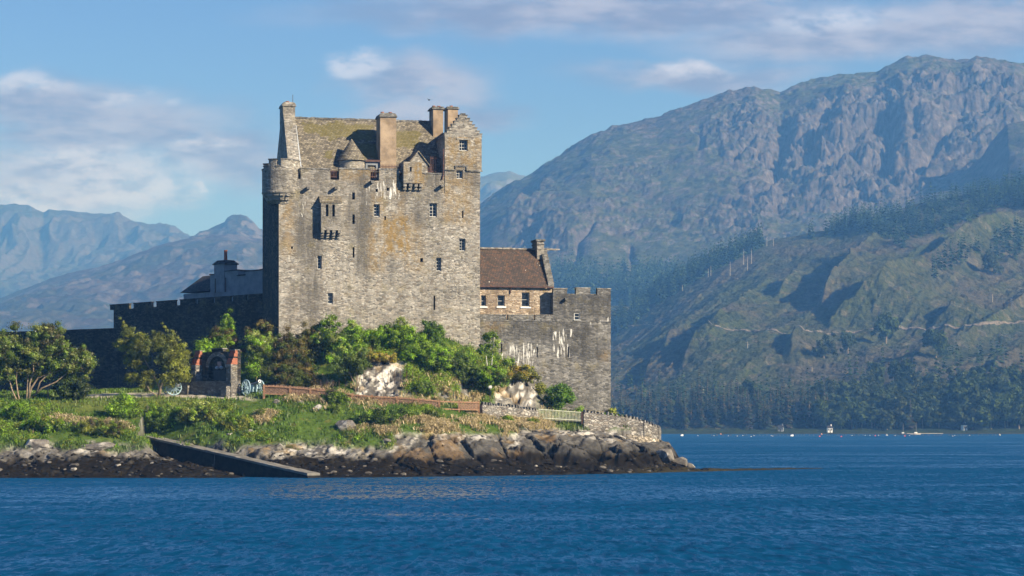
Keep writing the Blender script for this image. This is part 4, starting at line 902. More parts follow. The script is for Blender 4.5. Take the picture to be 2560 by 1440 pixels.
ss = MB(); x = B.x(1362, 3.0)
for k in range(3):
    ss.box(bu-.02, bu-.001, .6+k*.8, .9+k*.8, z735-1.1, z735-.35)
MB().box(0.05, ex_-.05, -.05, -.002, B.z(1300,803), B.z(1300,801)).build('string_course', M['grey'], bast)

# ------------------------------------------------------------------ shaded curtain wall on the left and the white house behind it
cxo, cyo = K.world(.1, D-.4)
CA = -50.0; cl = 29.6
e_ = (math.cos(R(CA)), math.sin(R(CA)))
CX, CY = cxo-e_[0]*cl, cyo-e_[1]*cl
CB = 6.5
Cw = Fr(CX, CY, CA, CB)
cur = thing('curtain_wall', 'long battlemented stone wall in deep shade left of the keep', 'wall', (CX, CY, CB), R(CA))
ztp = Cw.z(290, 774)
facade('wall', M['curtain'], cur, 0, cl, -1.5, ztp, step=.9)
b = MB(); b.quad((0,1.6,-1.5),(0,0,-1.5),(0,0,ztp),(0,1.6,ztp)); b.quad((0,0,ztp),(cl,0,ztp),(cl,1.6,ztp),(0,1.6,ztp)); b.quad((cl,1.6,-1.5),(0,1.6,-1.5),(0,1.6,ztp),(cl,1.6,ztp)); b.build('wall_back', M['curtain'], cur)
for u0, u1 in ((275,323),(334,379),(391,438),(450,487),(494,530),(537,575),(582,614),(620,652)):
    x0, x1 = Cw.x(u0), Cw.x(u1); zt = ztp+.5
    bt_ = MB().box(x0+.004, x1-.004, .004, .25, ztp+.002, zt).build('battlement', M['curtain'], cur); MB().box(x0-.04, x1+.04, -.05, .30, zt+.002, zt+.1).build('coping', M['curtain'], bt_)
# outer lower wall further left
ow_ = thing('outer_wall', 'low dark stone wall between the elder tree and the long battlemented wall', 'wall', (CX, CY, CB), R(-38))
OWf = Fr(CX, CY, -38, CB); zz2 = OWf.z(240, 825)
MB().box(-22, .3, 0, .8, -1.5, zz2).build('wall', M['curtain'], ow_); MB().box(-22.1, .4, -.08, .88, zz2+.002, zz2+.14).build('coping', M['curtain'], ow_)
# white house
hw0 = Cw.world(0, 3.2); WBz = 12.0
W = Fr(hw0[0], hw0[1], CA, WBz)
wh = thing('harled_house', 'pale harled house with slate roof and tall clay chimney pot behind the battlements', 'house', (hw0[0], hw0[1], WBz), R(CA))
wz = lambda v, u=500, d=0: W.z(u, v, d)
a0, a1 = W.x(459), W.x(528)
MB().box(a0, a1, 0, 5, 0, wz(732)).build('wall', M['limewash'], wh)
zev, zrg = wz(729), wz(690, 515, 2.5)
b = MB(); xA = a0-.25; xB = W.x(527); xh = W.x(507, 2.5)
b.quad((xA,-.3,zev),(xB,-.3,zev),(xB,2.5,zrg),(xh,2.5,zrg)); b.poly([(xA,5.3,zev),(xA,-.3,zev),(xh,2.5,zrg)]); b.quad((xB,5.3,zev),(xA,5.3,zev),(xh,2.5,zrg),(xB,2.5,zrg)); b.quad((xA,5.3,zev),(xB,5.3,zev),(xB,-.3,zev),(xA,-.3,zev)); b.build('roof', M['dslate'], wh)
b = MB()
for u0, u1, v in ((525,536,688),(536,563,690),(551,594,679),(594,613,690),(613,652,679),(652,672,675)):
    b.box(W.x(u0), W.x(u1)-.004, .02 if u0 != 536 else .05, 4.6, 0, wz(v, u0))
st_ = b.build('parapet_wall', M['limewash'], wh)
b = MB()
for u0, u1, v in ((525,536,688),(563,594,679),(594,613,690),(613,652,679),(652,672,675)): b.box(W.x(u0)-.06, W.x(u1)+.05, -.08, 4.7, wz(v,u0)+.003, wz(v,u0)+.11)
b.build('coping', M['dslate'], st_)
for k, (ua, ub) in enumerate(((563,594),(613,652))):
    pass
x0, x1 = W.x(536,-.02), W.x(561,-.02)
ch = MB().box(x0, x1, -.06, 1.6, wz(735), wz(666)).build('chimney', M['limewash'], wh)
zc1 = wz(666); b = MB(); b.box(x0-.14, x1+.14, -.2, 1.74, zc1+.003, zc1+.12)
n = len(b.v); b.v += [(x0-.1,-.16,zc1+.123),(x1+.1,-.16,zc1+.123),(x1+.1,1.7,zc1+.123),(x0-.1,1.7,zc1+.123),(x0+.25,.2,wz(655)),(x1-.25,.2,wz(655)),(x1-.25,1.34,wz(655)),(x0+.25,1.34,wz(655))]
b.f += [(n+i, n+(i+1) % 4, n+4+(i+1) % 4, n+4+i) for i in range(4)]+[(n+4,n+5,n+6,n+7)]; b.build('chimney_cap', M['dslate'], ch)
MB().lathe([(.2, wz(656)),(.17, wz(640)),(.17, wz(632)),(.2, wz(631)),(.2, wz(629.5)),(.13, wz(629.5))], (x0+x1)/2, .77, 12).build('chimney_pot', M['pot'], ch)
for u in (540, 566): 
    x = W.x(u); MB().tube([(x,-.1,wz(700)),(x,-.1,wz(735))], .05, 6).build('downpipe', M['iron'], wh)

# ------------------------------------------------------------------ war memorial
gp = onground(548, 986, 215, 228); SA = -38.0
MBase = gp.z-.35
Mm = Fr(gp.x-2.25, gp.y+1.8, SA, MBase)
mem = thing('stone_memorial', 'roofless stone memorial shrine with arched recess and two red tiled buttresses', 'memorial', (Mm.ox, Mm.oy, MBase), R(SA))
MW = 5.2
def mz(v): return EYE+(HY-v)*(gp.y)/F-MBase
zb, zt = mz(953), mz(877)
MB().box(-.95, MW+.45, -1.25, .0, -.4, zb-.18).box(-.75, .35, -1.65, -1.253, -.4, zb-.4).box(MW-.35, MW+.35, -1.8, -1.253, -.4, zb-.5).build('plinth', M['drywall'], mem)
MB().box(-.82, MW+.42, -1.32, .0, zb-.178, zb-.02).build('plinth_slab', M['grey'], mem)
# back wall with arch
arc = []; am = MW/2; ar = 1.08; zs2 = zb+1.22
outer = [(.0,zb-.02),(am-ar,zb-.02),(am-ar,zs2)]+[(am-ar*math.cos(R(a)), zs2+ar*math.sin(R(a))) for a in range(12, 180, 12)]+[(am+ar,zs2),(am+ar,zb-.02),(MW,zb-.02),(MW,zt-.1),(am+.75,zt-.1),(am+.75,zt+.16),(am-.75,zt+.16),(am-.75,zt-.1),(0,zt-.1)]
MB().prism(outer, 0, .45).build('arch_wall', M['curtain'], mem)
MB().box(am-ar-.1, am+ar+.1, .35, .447, zb-.02, zt-.35).build('recess', M['slate'] if False else M['curtain'], mem)
b = MB()
for k in range(11):
    a0_, a1_ = R(4+k*16), R(4+k*16+14.5); r0, r1 = ar+.02, ar+.42
    b.prism([(am-r0*math.cos(a0_), zs2+r0*math.sin(a0_)),(am-r0*math.cos(a1_), zs2+r0*math.sin(a1_)),(am-r1*math.cos(a1_), zs2+r1*math.sin(a1_)),(am-r1*math.cos(a0_), zs2+r1*math.sin(a0_))][::-1], -.07, -.002)
b.build('arch_stones', M['drywall'], mem)
for xq in (am-ar-.12, am+ar+.02): MB().box(xq, xq+.12, -.09, -.003, zb, zs2).build('arch_post', M['curtain'], mem)
# crest: shield between two supporters
cr = MB().prism([(am-.02,zs2+.05),(am+.22,zs2+.25),(am+.22,zs2+.62),(am-.26,zs2+.62),(am-.26,zs2+.25)], .25, .347).build('crest', plain('pink_stone', (.42,.30,.28), .7), mem)
MB().lathe([(.0,zs2-.12),(.17,zs2-.02),(.19,zs2+.10),(.08,zs2+.2),(0,zs2+.22)], am-.28, .25, 10).lathe([(.0,zs2-.12),(.17,zs2-.02),(.19,zs2+.10),(.08,zs2+.2),(0,zs2+.22)], am+.26, .25, 10).build('crest_carving', plain('blue_stone', (.50,.56,.66), .7), cr)
MB().box(am-.75, am+.75, .25, .347, zb+.1, zs2-.2).build('tablet', plain('dark_tablet', (.06,.07,.08), .5, .2), mem)
red = plain('red_tile', (.32,.12,.07), .8, .25, 6)
for xq, wq in ((0.0, .6), (MW-.6, .6)):
    zk = mz(912)
    pb_ = MB().box(xq, xq+wq, -.85, -.003, zb-.018, zk).build('buttress', M['drywall'], mem)
    t_ = MB(); nb2 = 9
    for k in range(nb2):                              # stepped courses of tile running back to the top
        z0 = zk+(zt-zk)*k/nb2+.002; z1 = zk+(zt-zk)*(k+1)/nb2
        if k == 4: continue
        y0 = -.85+.6*(k)/nb2+(.06 if k % 2 else 0)
        t_.box(xq-.03, xq+wq+.03, y0, -.004, z0, z1-.008)
    t_.build('tile_courses', red, pb_); k = 4; z0 = zk+(zt-zk)*k/nb2+.003; MB().box(xq+.02, xq+wq-.02, -.85+.6*k/nb2+.08, -.005, z0, zk+(zt-zk)*(k+1)/nb2-.002).build('tile_band', M['curtain'], pb_)
    MB().box(xq-.06, xq+wq+.06, -.36, .3, zt+.003, zt+.09).build('coping', M['grey'], pb_)
MB().box(am-.8, am+.8, -.12, .53, zt+.163, zt+.25).build('coping', M['grey'], mem)
# ------------------------------------------------------------------ field guns
M['gunblue'] = plain('pale_blue_paint', (.34,.48,.53), .5, .12)
M['gun'] = plain('grey_gun_metal', (.20,.21,.22), .5, .2)
def cannon(label, loc, rz, group):
    r_ = thing('field_gun', label, 'cannon', loc, rz, group)          # barrel points along +x
    for sy in (-.75, .75):
        b = MB(); pts = []; rr, zc_ = .72, .72
        for k in range(25): a = 2*math.pi*k/24; pts.append((rr*math.cos(a), sy, zc_+rr*math.sin(a)))
        b.tube(pts, .055, 6); w = b.build('wheel', M['gunblue'], r_)
        s_ = MB()
        for k in range(12): a = 2*math.pi*k/12; s_.tube([(.1*math.cos(a), sy, zc_+.1*math.sin(a)),(rr*math.cos(a), sy, zc_+rr*math.sin(a))], .035, 5)
        s_.build('spokes', M['gunblue'], w); h = MB(); h.tube([(0, sy-.14, zc_),(0, sy+.14, zc_)], .13, 10); h.build('hub', M['gunblue'], w)
    b = MB(); b.box(-1.9, .35, -.24, -.16, .35, .62).box(-1.9, .35, .16, .24, .35, .62).box(-.35, .4, -.24, -.161, .621, .95).box(-.35, .4, .161, .24, .621, .95).box(-.1, .1, -.66, .66, .62, .82).box(-2.0, -1.5, -.159, .159, .2, .45).build('carriage', M['gunblue'], r_)
    prof = [(.0,-.95),(.10,-.93),(.07,-.86),(.20,-.80),(.20,-.72),(.185,-.70),(.17,-.1),(.175,-.08),(.145,.0),(.115,1.02),(.15,1.1),(.15,1.18),(.07,1.18),(.06,.8),(0,.8)]
    b = MB().lathe(prof, 0, 0, 20); ca_, sa_ = math.cos(R(14)), math.sin(R(14))
    b.v = [(z*ca_-x*sa_, y, 1.02+z*sa_+x*ca_) for x, y, z in b.v]; ba = b.build('barrel', M['gun'], r_)
    m_ = MB().lathe([(.09,1.181),(.155,1.181),(.155,1.205),(.09,1.205),(.09,1.181)], 0, 0, 20); m_.v = [(z*ca_-x*sa_, y, 1.02+z*sa_+x*ca_) for x, y, z in m_.v]; m_.build('muzzle_ring', M['white'], ba)
    return r_
g = onground(633, 987, 216, 226); cannon('pale blue field gun on the right of the stone memorial, barrel raised', (g.x, g.y-.2, g.z-.08), R(-52), 'field guns by the memorial')
g = at(430, 980, 224.5); cannon('pale blue field gun half hidden behind the tree left of the memorial', (g.x, g.y, gz(g.x, g.y)), R(-160), 'field guns by the memorial')
# ------------------------------------------------------------------ wattle fence
M['wood'] = plain('brown_timber', (.27,.155,.09), .85, .3, 5)
M['wattle'] = plain('woven_wattle', (.23,.145,.10), .9, .45, 9)
FP = [(660,219.0,962),(725,219.2,965),(776,219.4,970),(828,219.6,974),(881,219.8,984),(930,220.0,988),(993,220.4,991),(1046,220.8,995),(1098,221.4,1000),(1148,222.6,1002),(1197,224.0,1003)]
P0 = at(FP[0][0], 960, FP[0][1]); fb_ = gz(P0.x, P0.y)
fen = thing('wattle_fence', 'low brown wattle fence with timber posts and rails along the path', 'fence', (P0.x, P0.y, fb_))
pp = []
for u, Y, v in FP:
    p_ = at(u, v, Y); zb_ = min(gz(p_.x, p_.y), p_.z-.75); pp.append((p_.x-P0.x, p_.y-P0.y, zb_-fb_, p_.z-fb_))
for x, y, z0, z1 in pp: MB().box(x-.09, x+.09, y-.09, y+.09, z0-.4, z1+.04).build('post', M['wood'], fen)
def slab(b, p_, q_, za0, za1, zb0, zb1, th, off=0.0):
    d = Vector((q_[0]-p_[0], q_[1]-p_[1], 0)).normalized(); n_ = Vector((-d.y, d.x, 0)); a_ = n_*(th/2+off); c_ = n_*(-th/2+off); n = len(b.v)
    for (x, y), z0, z1 in (((p_[0],p_[1]), za0, za1), ((q_[0],q_[1]), zb0, zb1)):
        b.v += [(x+a_.x,y+a_.y,z0),(x+c_.x,y+c_.y,z0),(x+c_.x,y+c_.y,z1),(x+a_.x,y+a_.y,z1)]
    b.f += [(n,n+1,n+2,n+3),(n+7,n+6,n+5,n+4),(n+1,n+5,n+6,n+2),(n+4,n,n+3,n+7),(n+3,n+2,n+6,n+7),(n+4,n+5,n+1,n)]
for k in range(len(pp)-1):
    a_, c_ = pp[k], pp[k+1]
    r_ = MB(); slab(r_, a_, c_, a_[3]-.18, a_[3]-.08, c_[3]-.18, c_[3]-.08, .07, -.06); slab(r_, a_, c_, a_[3]-.86, a_[3]-.76, c_[3]-.86, c_[3]-.76, .07, -.06); r_.build('rail', M['wood'], fen)
    if k == 8: continue                                # the open bay has rails only
    b = MB(); nst = 26                                 # woven rods bulge in and out, uneven tops
    for j in range(nst):
        f0, f1 = j/nst, (j+1)/nst
        for row in range(7):
            z0 = -.84+row*.11; bul = .03*(1 if (j//2+row) % 2 else -1)
            P1 = [a_[i]+(c_[i]-a_[i])*f0 for i in range(4)]; P2 = [a_[i]+(c_[i]-a_[i])*f1 for i in range(4)]
            hump = .10*math.sin(math.pi*(f0)) if k < 3 else 0
            if row == 6: zt1 = z0+.10+hump+random.random()*.06
            else: zt1 = z0+.105
            slab(b, P1, P2, P1[3]+z0, P1[3]+zt1, P2[3]+z0, P2[3]+zt1, .03, bul+.03)
    b.build('wattle_panel', M['wattle'], fen)
# thin wire fence posts on the crag foot
wf_ = None
for k, u in enumerate(np.linspace(802, 1185, 26)):
    Y = 222.2+(u-802)*.0105; p_ = at(u, 975, Y); z0 = gz(p_.x, p_.y)
    if wf_ is None: wf_ = thing('picket_fence', 'thin grey stakes of a wire fence at the foot of the crag', 'fence', (p_.x, p_.y, z0)); w0 = p_.copy(); w0.z = z0
    MB().box(p_.x-w0.x-.02, p_.x-w0.x+.02, p_.y-w0.y-.03, p_.y-w0.y+.03, z0-w0.z-.2, z0-w0.z+.95+.15*random.random()).build('stake', M['iron'], wf_)
# ------------------------------------------------------------------ roadside wall with upright coping stones, gate railings
def coped_wall(name, label, pts, vt, depth, th=.5, cope=True, m_='drywall'):
    P = [at(u, 1040, Y) for u, Y in pts]; ro = P[0].copy(); ro.z = gz(ro.x, ro.y)
    r_ = thing(name, label, 'wall', ro)
    segs = []
    uu = np.linspace(0, len(pts)-1, 5*(len(pts)-1)+1)
    for q_ in uu:
        i = min(int(q_), len(pts)-2); f = q_-i; p_ = P[i].lerp(P[i+1], f); v = vt[i]+(vt[i+1]-vt[i])*f; dz = depth[i]+(depth[i+1]-depth[i])*f
        z1 = EYE+(HY-v)*p_.y/F; segs.append((p_.x-ro.x, p_.y-ro.y, z1-dz-ro.z, z1-ro.z))
    b = MB()
    for a_, c_ in zip(segs[:-1], segs[1:]): slab(b, a_, c_, a_[2], a_[3], c_[2], c_[3], th)
    b.build('wall', M[m_], r_)
    if cope:
        b = MB(); rr = random.Random(5)
        for a_, c_ in zip(segs[:-1], segs[1:]):
            ln = math.hypot(c_[0]-a_[0], c_[1]-a_[1]); n_ = max(1, int(ln/.27)); d = Vector((c_[0]-a_[0], c_[1]-a_[1], 0)).normalized(); nn_ = Vector((-d.y, d.x, 0))
            for k in range(n_):
                f = (k+.5)/n_; x, y, z = a_[0]+(c_[0]-a_[0])*f, a_[1]+(c_[1]-a_[1])*f, a_[3]+(c_[3]-a_[3])*f
                w = .07+.05*rr.random(); hh = .17+.15*rr.random(); tl = rr.uniform(-.1,.12); n = len(b.v)
                for zz_, ww, sh in ((z-.02, w, 0), (z+hh, w*.6, tl)):
                    for sx, sy in ((-1,-1),(1,-1),(1,1),(-1,1)): q2 = d*(sx*ww+sh)+nn_*(sy*th*.48*(1 if sh == 0 else .7)); b.v.append((x+q2.x, y+q2.y, zz_))
                b.f += [(n+i, n+(i+1) % 4, n+4+(i+1) % 4, n+4+i) for i in range(4)]+[(n+4,n+5,n+6,n+7)]
        b.build('coping_stones', M['grey'], r_)
    return r_, ro
coped_wall('roadside_wall', 'low grey wall with upright coping stones between wattle fence and railings', [(1202,224.2),(1270,226.5),(1342,228.8)], [1012,1017,1028], [1.5,1.5,1.7])
rw, rwo = coped_wall('point_wall', 'curved stone wall with upright coping running down to the rocky point', [(1456,231.6),(1500,232.6),(1560,233.4),(1605,234.2),(1640,236.0),(1646,240.0)], [1031,1035,1043,1054,1070,1072], [1.9,1.9,2.0,2.1,2.0,2.0], .55)
b = MB(); nq = 14; V_ = []; F_ = []
for j in range(nq+1):
    for i in range(nq+1):
        f, g_ = i/nq, j/nq; u = 1562+(88-14*g_)*f+20*g_; v = 1084+14*f+(1155-1084)*g_; Y = 232.7-4.6*g_+3.0*f*f-.9*math.sin(f*3.14); p_ = at(u, v, Y)
        V_.append((p_.x-rwo.x, p_.y-rwo.y, p_.z-rwo.z))
for j in range(nq):
    for i in range(nq): n = j*(nq+1)+i; F_.append((n, n+nq+1, n+nq+2, n+1))
build('retaining_face', np.array(V_), F_, M['cobble'], rw)
M['rail'] = plain('pale_green_rail', (.46,.48,.38), .6, .15)
ga, gb_ = at(1345, 1022, 229.4), at(1452, 1030, 231.3)
gr_ = thing('gate_railing', 'pale green upright railings closing the gap in the wall', 'railing', (ga.x, ga.y, EYE+(HY-1046)*ga.y/F))
z0o = gr_.location.z
zA0, zA1 = 0.0, ga.z-z0o; zB0, zB1 = EYE+(HY-1052)*gb_.y/F-z0o, gb_.z-z0o
b = MB(); n_ = 30
for k in range(n_+1):
    f = k/n_; x, y = (gb_.x-ga.x)*f, (gb_.y-ga.y)*f; za, zb2 = zA0+(zB0-zA0)*f, zA1+(zB1-zA1)*f; b.box(x-.025, x+.025, y-.025, y+.025, za-.1, zb2)
b.build('bars', M['rail'], gr_)
b = MB(); e2 = (gb_.x-ga.x, gb_.y-ga.y); slab(b, (0,0), e2, zA1-.06, zA1, zB1-.06, zB1, .06, -.04); slab(b, (0,0), e2, zA0+.02, zA0+.08, zB0+.02, zB0+.08, .06, -.04); b.build('rails', M['rail'], gr_)
MB().box(e2[0]+.05, e2[0]+.17, e2[1]-.06, e2[1]+.06, zB0-.3, zB1+.05).build('gate_post', M['iron'], gr_)
# stone bench on the point
g = onground(1409, 1056, 219, 232); bn = thing('stone_bench', 'dark stone bench below the green railings', 'bench', g)
MB().box(-.62, .62, -.28, .28, .40, .60).build('seat', M['grey'], bn, jit=.02); MB().box(-.5, -.26, -.24, .24, -.2, .398).build('leg', M['grey'], bn, jit=.02); MB().box(.26, .5, -.24, .24, -.2, .398).build('leg', M['grey'], bn, jit=.02)
# lamp by the birch
g = onground(1225, 1006, 222, 234); lz = EYE+(HY-967)*g.y/F-g.z
lm = thing('floodlight', 'white round floodlight on a short post under the birch', 'floodlight', (g.x, g.y-.3, g.z))
MB().tube([(0,0,-.2),(0,0,lz-.15)], .035, 6).build('post', M['iron'], lm)
b = MB().lathe([(0,.12),(.12,.11),(.2,.03),(.21,-.03),(.19,-.05),(0,-.05)], 0, 0, 16); b.v = [(x, -y0, lz+z0) for x, z0, y0 in b.v]; b.build('lamp_head', M['white'], lm)
# ------------------------------------------------------------------ slipway
S0, S1 = Vector((SLIP['x0'], SLIP['y0'], SLIP['z0'])), Vector((SLIP['x1'], SLIP['y1'], SLIP['z1']))
sl_ = thing('slipway', 'sloping stone slipway with shaded side wall running down to the water', 'slipway', S0)
M['slab'] = plain('worn_concrete', (.17,.16,.138), .9, .35, .9, bump=.03)
dv = (S1-S0); nd = Vector((-dv.y, dv.x, 0)).normalized()
b = MB(); w_ = MB(); ns_ = 26
for k in range(ns_):
    a_, c_ = dv*(k/ns_), dv*((k+1)/ns_); jz = random.uniform(-.045,.03)
    q4 = [a_, c_, c_+nd*1.5, a_+nd*1.5]; n = len(b.v)
    for p_ in q4: b.v.append((p_.x-nd.x*.06, p_.y-nd.y*.06, p_.z+.02+jz))
    for p_ in q4: b.v.append((p_.x-nd.x*.06, p_.y-nd.y*.06, p_.z-.16))
    b.f += [(n,n+1,n+2,n+3),(n+4,n+5,n+1,n),(n+1,n+5,n+6,n+2),(n+3,n+2,n+6,n+7)]
    n = len(w_.v)
    for p_ in q4: w_.v.append((p_.x, p_.y, p_.z-.165))
    for p_ in q4: w_.v.append((p_.x, p_.y, p_.z-1.9))
    w_.f += [(n+4,n+5,n+1,n),(n+1,n+5,n+6,n+2),(n+3,n,n+4,n+7) if k == 0 else (n+2,n+6,n+7,n+3)]
b.build('deck', M['slab'], sl_); w_.build('side_wall', M['shadestone'], sl_)
# ------------------------------------------------------------------ boulders
M['rockm'] = attrmat('lichen_rock', .95, 3.0, .5, .08, .05)
def rockmesh(seed, rx, ry, rz_, sub=3, pale=.5):
    import bmesh
    bm = bmesh.new(); bmesh.ops.create_icosphere(bm, subdivisions=sub, radius=1); V_ = np.array([v.co for v in bm.verts]); F_ = [tuple(v.index for v in f.verts) for f in bm.faces]; bm.free()
    r = np.random.default_rng(seed)
    for _ in range(14):
        n = r.normal(size=3); n /= np.linalg.norm(n); d = r.uniform(.55,.9); k = V_@n; V_ = V_-np.maximum(k-d, 0)[:, None]*n
    V_ = V_*(1+.10*fbm(V_[:,0]*2+seed, V_[:,1]*2+V_[:,2]*1.7, 3, seed)[:, None])*np.array([rx, ry, rz_])
    n_ = fbm(V_[:,0]*1.6+seed, V_[:,2]*1.6+V_[:,1], 4, seed+2); c = np.zeros((len(V_),3))+np.array((.17,.155,.135)); c = mixc(c, sstep(.2-pale*.3,.45-pale*.3,n_)*.9, (.50,.47,.41))
    return V_, F_, c
BL = [(620,1087,.75,.45,.35,'pale grey boulder on the grass above the slipway',.7),(575,1089,.45,.3,.2,'small grey boulder half sunk left of the pale boulder',.1),(865,1075,1.0,.6,.9,'black and white lichened rock slab standing on the bank below the fence',.6),(690,1010,.35,.3,.3,'small white stone in the grass below the wattle fence',.9),(795,1025,.6,.4,.4,'pink grey outcrop beside the bright ferns',.7),(965,1110,.5,.4,.35,'dark rock with white crown at the end of the green bank',.5),(1190,1040,.5,.35,.3,'grey rock by the yellow green bush',.3),(1375,1012,.3,.5,.45,'slanting dark rock against the bastion foot',.4),(955,1120,.3,.25,.15,'small pale slab at the foot of the green bank',.7),(1700,1160,1.1,.9,.55,'dark weed covered rock at the tip of the point',-.6),(1722,1168,.7,.6,.32,'low pale rock beyond the weed covered rock',.4),(1662,1148,1.1,1.3,.75,'rounded orange brown rock forming the end of the point',-.3),(90,1118,1.6,.8,.6,'flat pale outcrop with yellow lichen on the left shore',.5),(240,1120,1.9,.8,.4,'long pale ledge on the left shore',.45)]
for k, (u, v, rx, ry, rz_, lab, pale) in enumerate(BL):
    g = onground(u, v, 199, 240); V_, F_, c = rockmesh(40+k, rx, ry, rz_, 4, pale)
    tag(build('boulder', V_, F_, M['rockm'], None, c), lab, 'rock').location = (g.x, g.y+.2, g.z+rz_*.35)
# loose shore stones (uncountable)
Vs, Fs, Cs, n0 = [], [], [], 0
protos = [rockmesh(900+k, 1, .8, .6, 2, 0) for k in range(5)]
r = np.random.default_rng(3); cnt = 0
while cnt < 1000:
    X, Y = r.uniform(-48, 22), r.uniform(198, 229); z, j, i = gz_arr(X, Y)
    if not (.12 < z < 1.9) or rock[j, i] < .4 or r.random() > (1.25-z*.45): continue
    V_, F_, c = protos[r.integers(5)]; s_ = .07+.34*r.random()**2.6; a_ = r.uniform(0, 6.28); ca_, sa_ = math.cos(a_), math.sin(a_)
    W_ = V_*s_*np.array([1.2,1,.85]); W_ = np.stack([W_[:,0]*ca_-W_[:,1]*sa_, W_[:,0]*sa_+W_[:,1]*ca_, W_[:,2]], 1)+np.array([X, GYd[j,i], z])
    pal = r.random(); cc = np.array((.018,.015,.010)) if pal < .78 else (np.array((.11,.10,.085)) if pal < .985 else np.array((.30,.28,.24)))
    Vs.append(W_); Fs += [tuple(q_+n0 for q_ in f) for f in F_]; Cs.append(np.tile(cc*r.uniform(.7,1.3), (len(V_),1))); n0 += len(V_); cnt += 1
tag(build('shore_stones', np.vstack(Vs), Fs, M['rockm'], None, np.vstack(Cs)), 'loose stones and weed clumps strewn along the tide line', 'stones', kind='stuff')

# ------------------------------------------------------------------ foliage
def leaves(cent, rad, per, size, cols, r, shell=.25, up=.25, flat=.85, aspect=.55, tint=.36):
    """Leaf-sized faces clustered round clump centres; colour varies by clump and by leaf."""
    per = int(per*2.1); size = size*.66
    cent = np.asarray(cent, float); rad = np.asarray(rad, float); N = len(cent)*per
    ci = np.repeat(np.arange(len(cent)), per)
    d = r.normal(size=(N,3)); d /= np.linalg.norm(d, axis=1)[:, None]
    rr = rad[ci]*(shell+(1-shell)*r.random(N)**.6)*(1+.38*r.normal(size=N).clip(-1.4,2.0))
    p_ = cent[ci]+d*rr[:, None]*np.array([1,1,flat])
    n = d+r.normal(size=(N,3))*.42+np.array([.12,-.12,up]); n /= np.linalg.norm(n, axis=1)[:, None]
    t1 = np.cross(n, r.normal(size=(N,3))); t1 /= np.linalg.norm(t1, axis=1)[:, None]; t2 = np.cross(n, t1)
    s_ = size*(.6+.8*r.random(N))
    a_, b_ = t1*s_[:, None], t2*(s_*aspect)[:, None]
    V_ = np.stack([p_-a_, p_-b_*.9+a_*.1, p_+a_, p_+b_*.9+a_*.1], 1).reshape(-1, 3)
    cols = np.asarray(cols, float); k = r.integers(len(cols), size=len(cent)); cb_ = cols[k]*(1+tint*r.normal(size=(len(cent),1))).clip(.45,1.7)
    lc = cb_[ci]*(1+.25*r.normal(size=(N,1))).clip(.4,1.8)
    return V_, np.arange(N*4).reshape(-1, 4), np.repeat(lc, 4, 0), p_
def inside(blobs, n, r, surf=.35):
    """n clump centres spread through a union of ellipsoids (x,y,z,rx,ry,rz), denser to the outside."""
    B_ = np.array(blobs, float); w = (B_[:,3]*B_[:,4]*B_[:,5])**.7; k = r.choice(len(B_), n, p=w/w.sum())
    d = r.normal(size=(n,3)); d /= np.linalg.norm(d, axis=1)[:, None]; q_ = (surf+(1-surf)*r.random(n))**.5*(1+.20*r.normal(size=n)).clip(.5,1.5)
    return B_[k,:3]+d*q_[:, None]*B_[k,3:]
GREEN = [(0.149,0.242,0.016),(0.186,0.279,0.022),(0.117,0.192,0.014)]
BRIGHT = [(0.194,0.335,0.014),(0.230,0.370,0.020),(0.153,0.277,0.012)]
OLIVE = [(0.203,0.223,0.030),(0.233,0.243,0.038),(0.158,0.178,0.024)]
BROWN = [(.120,.098,.024),(.140,.102,.030),(.095,.105,.018)]
YELL = [(.27,.23,.03),(.22,.22,.024),(.31,.22,.035)]
PALE = [(0.242,0.308,0.060),(0.220,0.292,0.045),(0.297,0.341,0.090)]
def plant(name, label, cat, base, blobs, nclump, crad, per, size, cols, seed, trunks=(), flowers=0, bark='bark', group=None, aspect=.55, shell=.15, mat_='leaf', tint=.38, part='foliage', up=.25):
    r = np.random.default_rng(seed); o = thing(name, label, cat, base, 0, group); bo = np.array(base)
    cent = inside([(*b_[:3], *[max(.25, x-crad*.55) for x in b_[3:]]) for b_ in blobs], nclump, r)
    V_, F_, c_, lp = leaves(cent, crad*(.45+1.1*r.random(nclump)**1.5), per, size, cols, r, aspect=aspect, shell=shell, tint=tint, up=up)
    f = build(part, V_, F_, M[mat_], o, c_)
    if trunks:
        b = MB()
        for pts, rad in trunks: b.tube(pts, rad, 7)
        b.build('trunk' if len(trunks) < 3 else 'stems', M[bark], o, smooth=True)
    if flowers:
        top = np.array([x[2]+x[5] for x in blobs]).max(); k = r.choice(len(lp), flowers, replace=False); fp = lp[k]+r.normal(size=(flowers,3))*.05+np.array([.04,-.08,.06])
        V_, F_, c_, _ = leaves(fp, np.full(flowers, .035), 3, .062, [(.8,.8,.72)], r, up=.8, tint=.05)
        build('blossom', V_, F_, M['flower'], f)
    return o
def px(u0, u1, v0, v1, Y, base, dep=.8):      # ellipsoid covering a picture rectangle at distance Y, relative to base
    a_, b_ = at(u0, v1, Y), at(u1, v0, Y); c_ = (a_+b_)/2-Vector(base); return (c_.x, c_.y, c_.z, (b_.x-a_.x)/2, (b_.x-a_.x)/2*dep, (b_.z-a_.z)/2)
def stem(base, pts, rad):                      # polyline through picture points (u,v,Y)
    P = [at(u, v, Y)-Vector(base) for u, v, Y in pts]; n = len(P); return ([tuple(p_) for p_ in P], [rad*(1-.65*i/(n-1)) for i in range(n)])
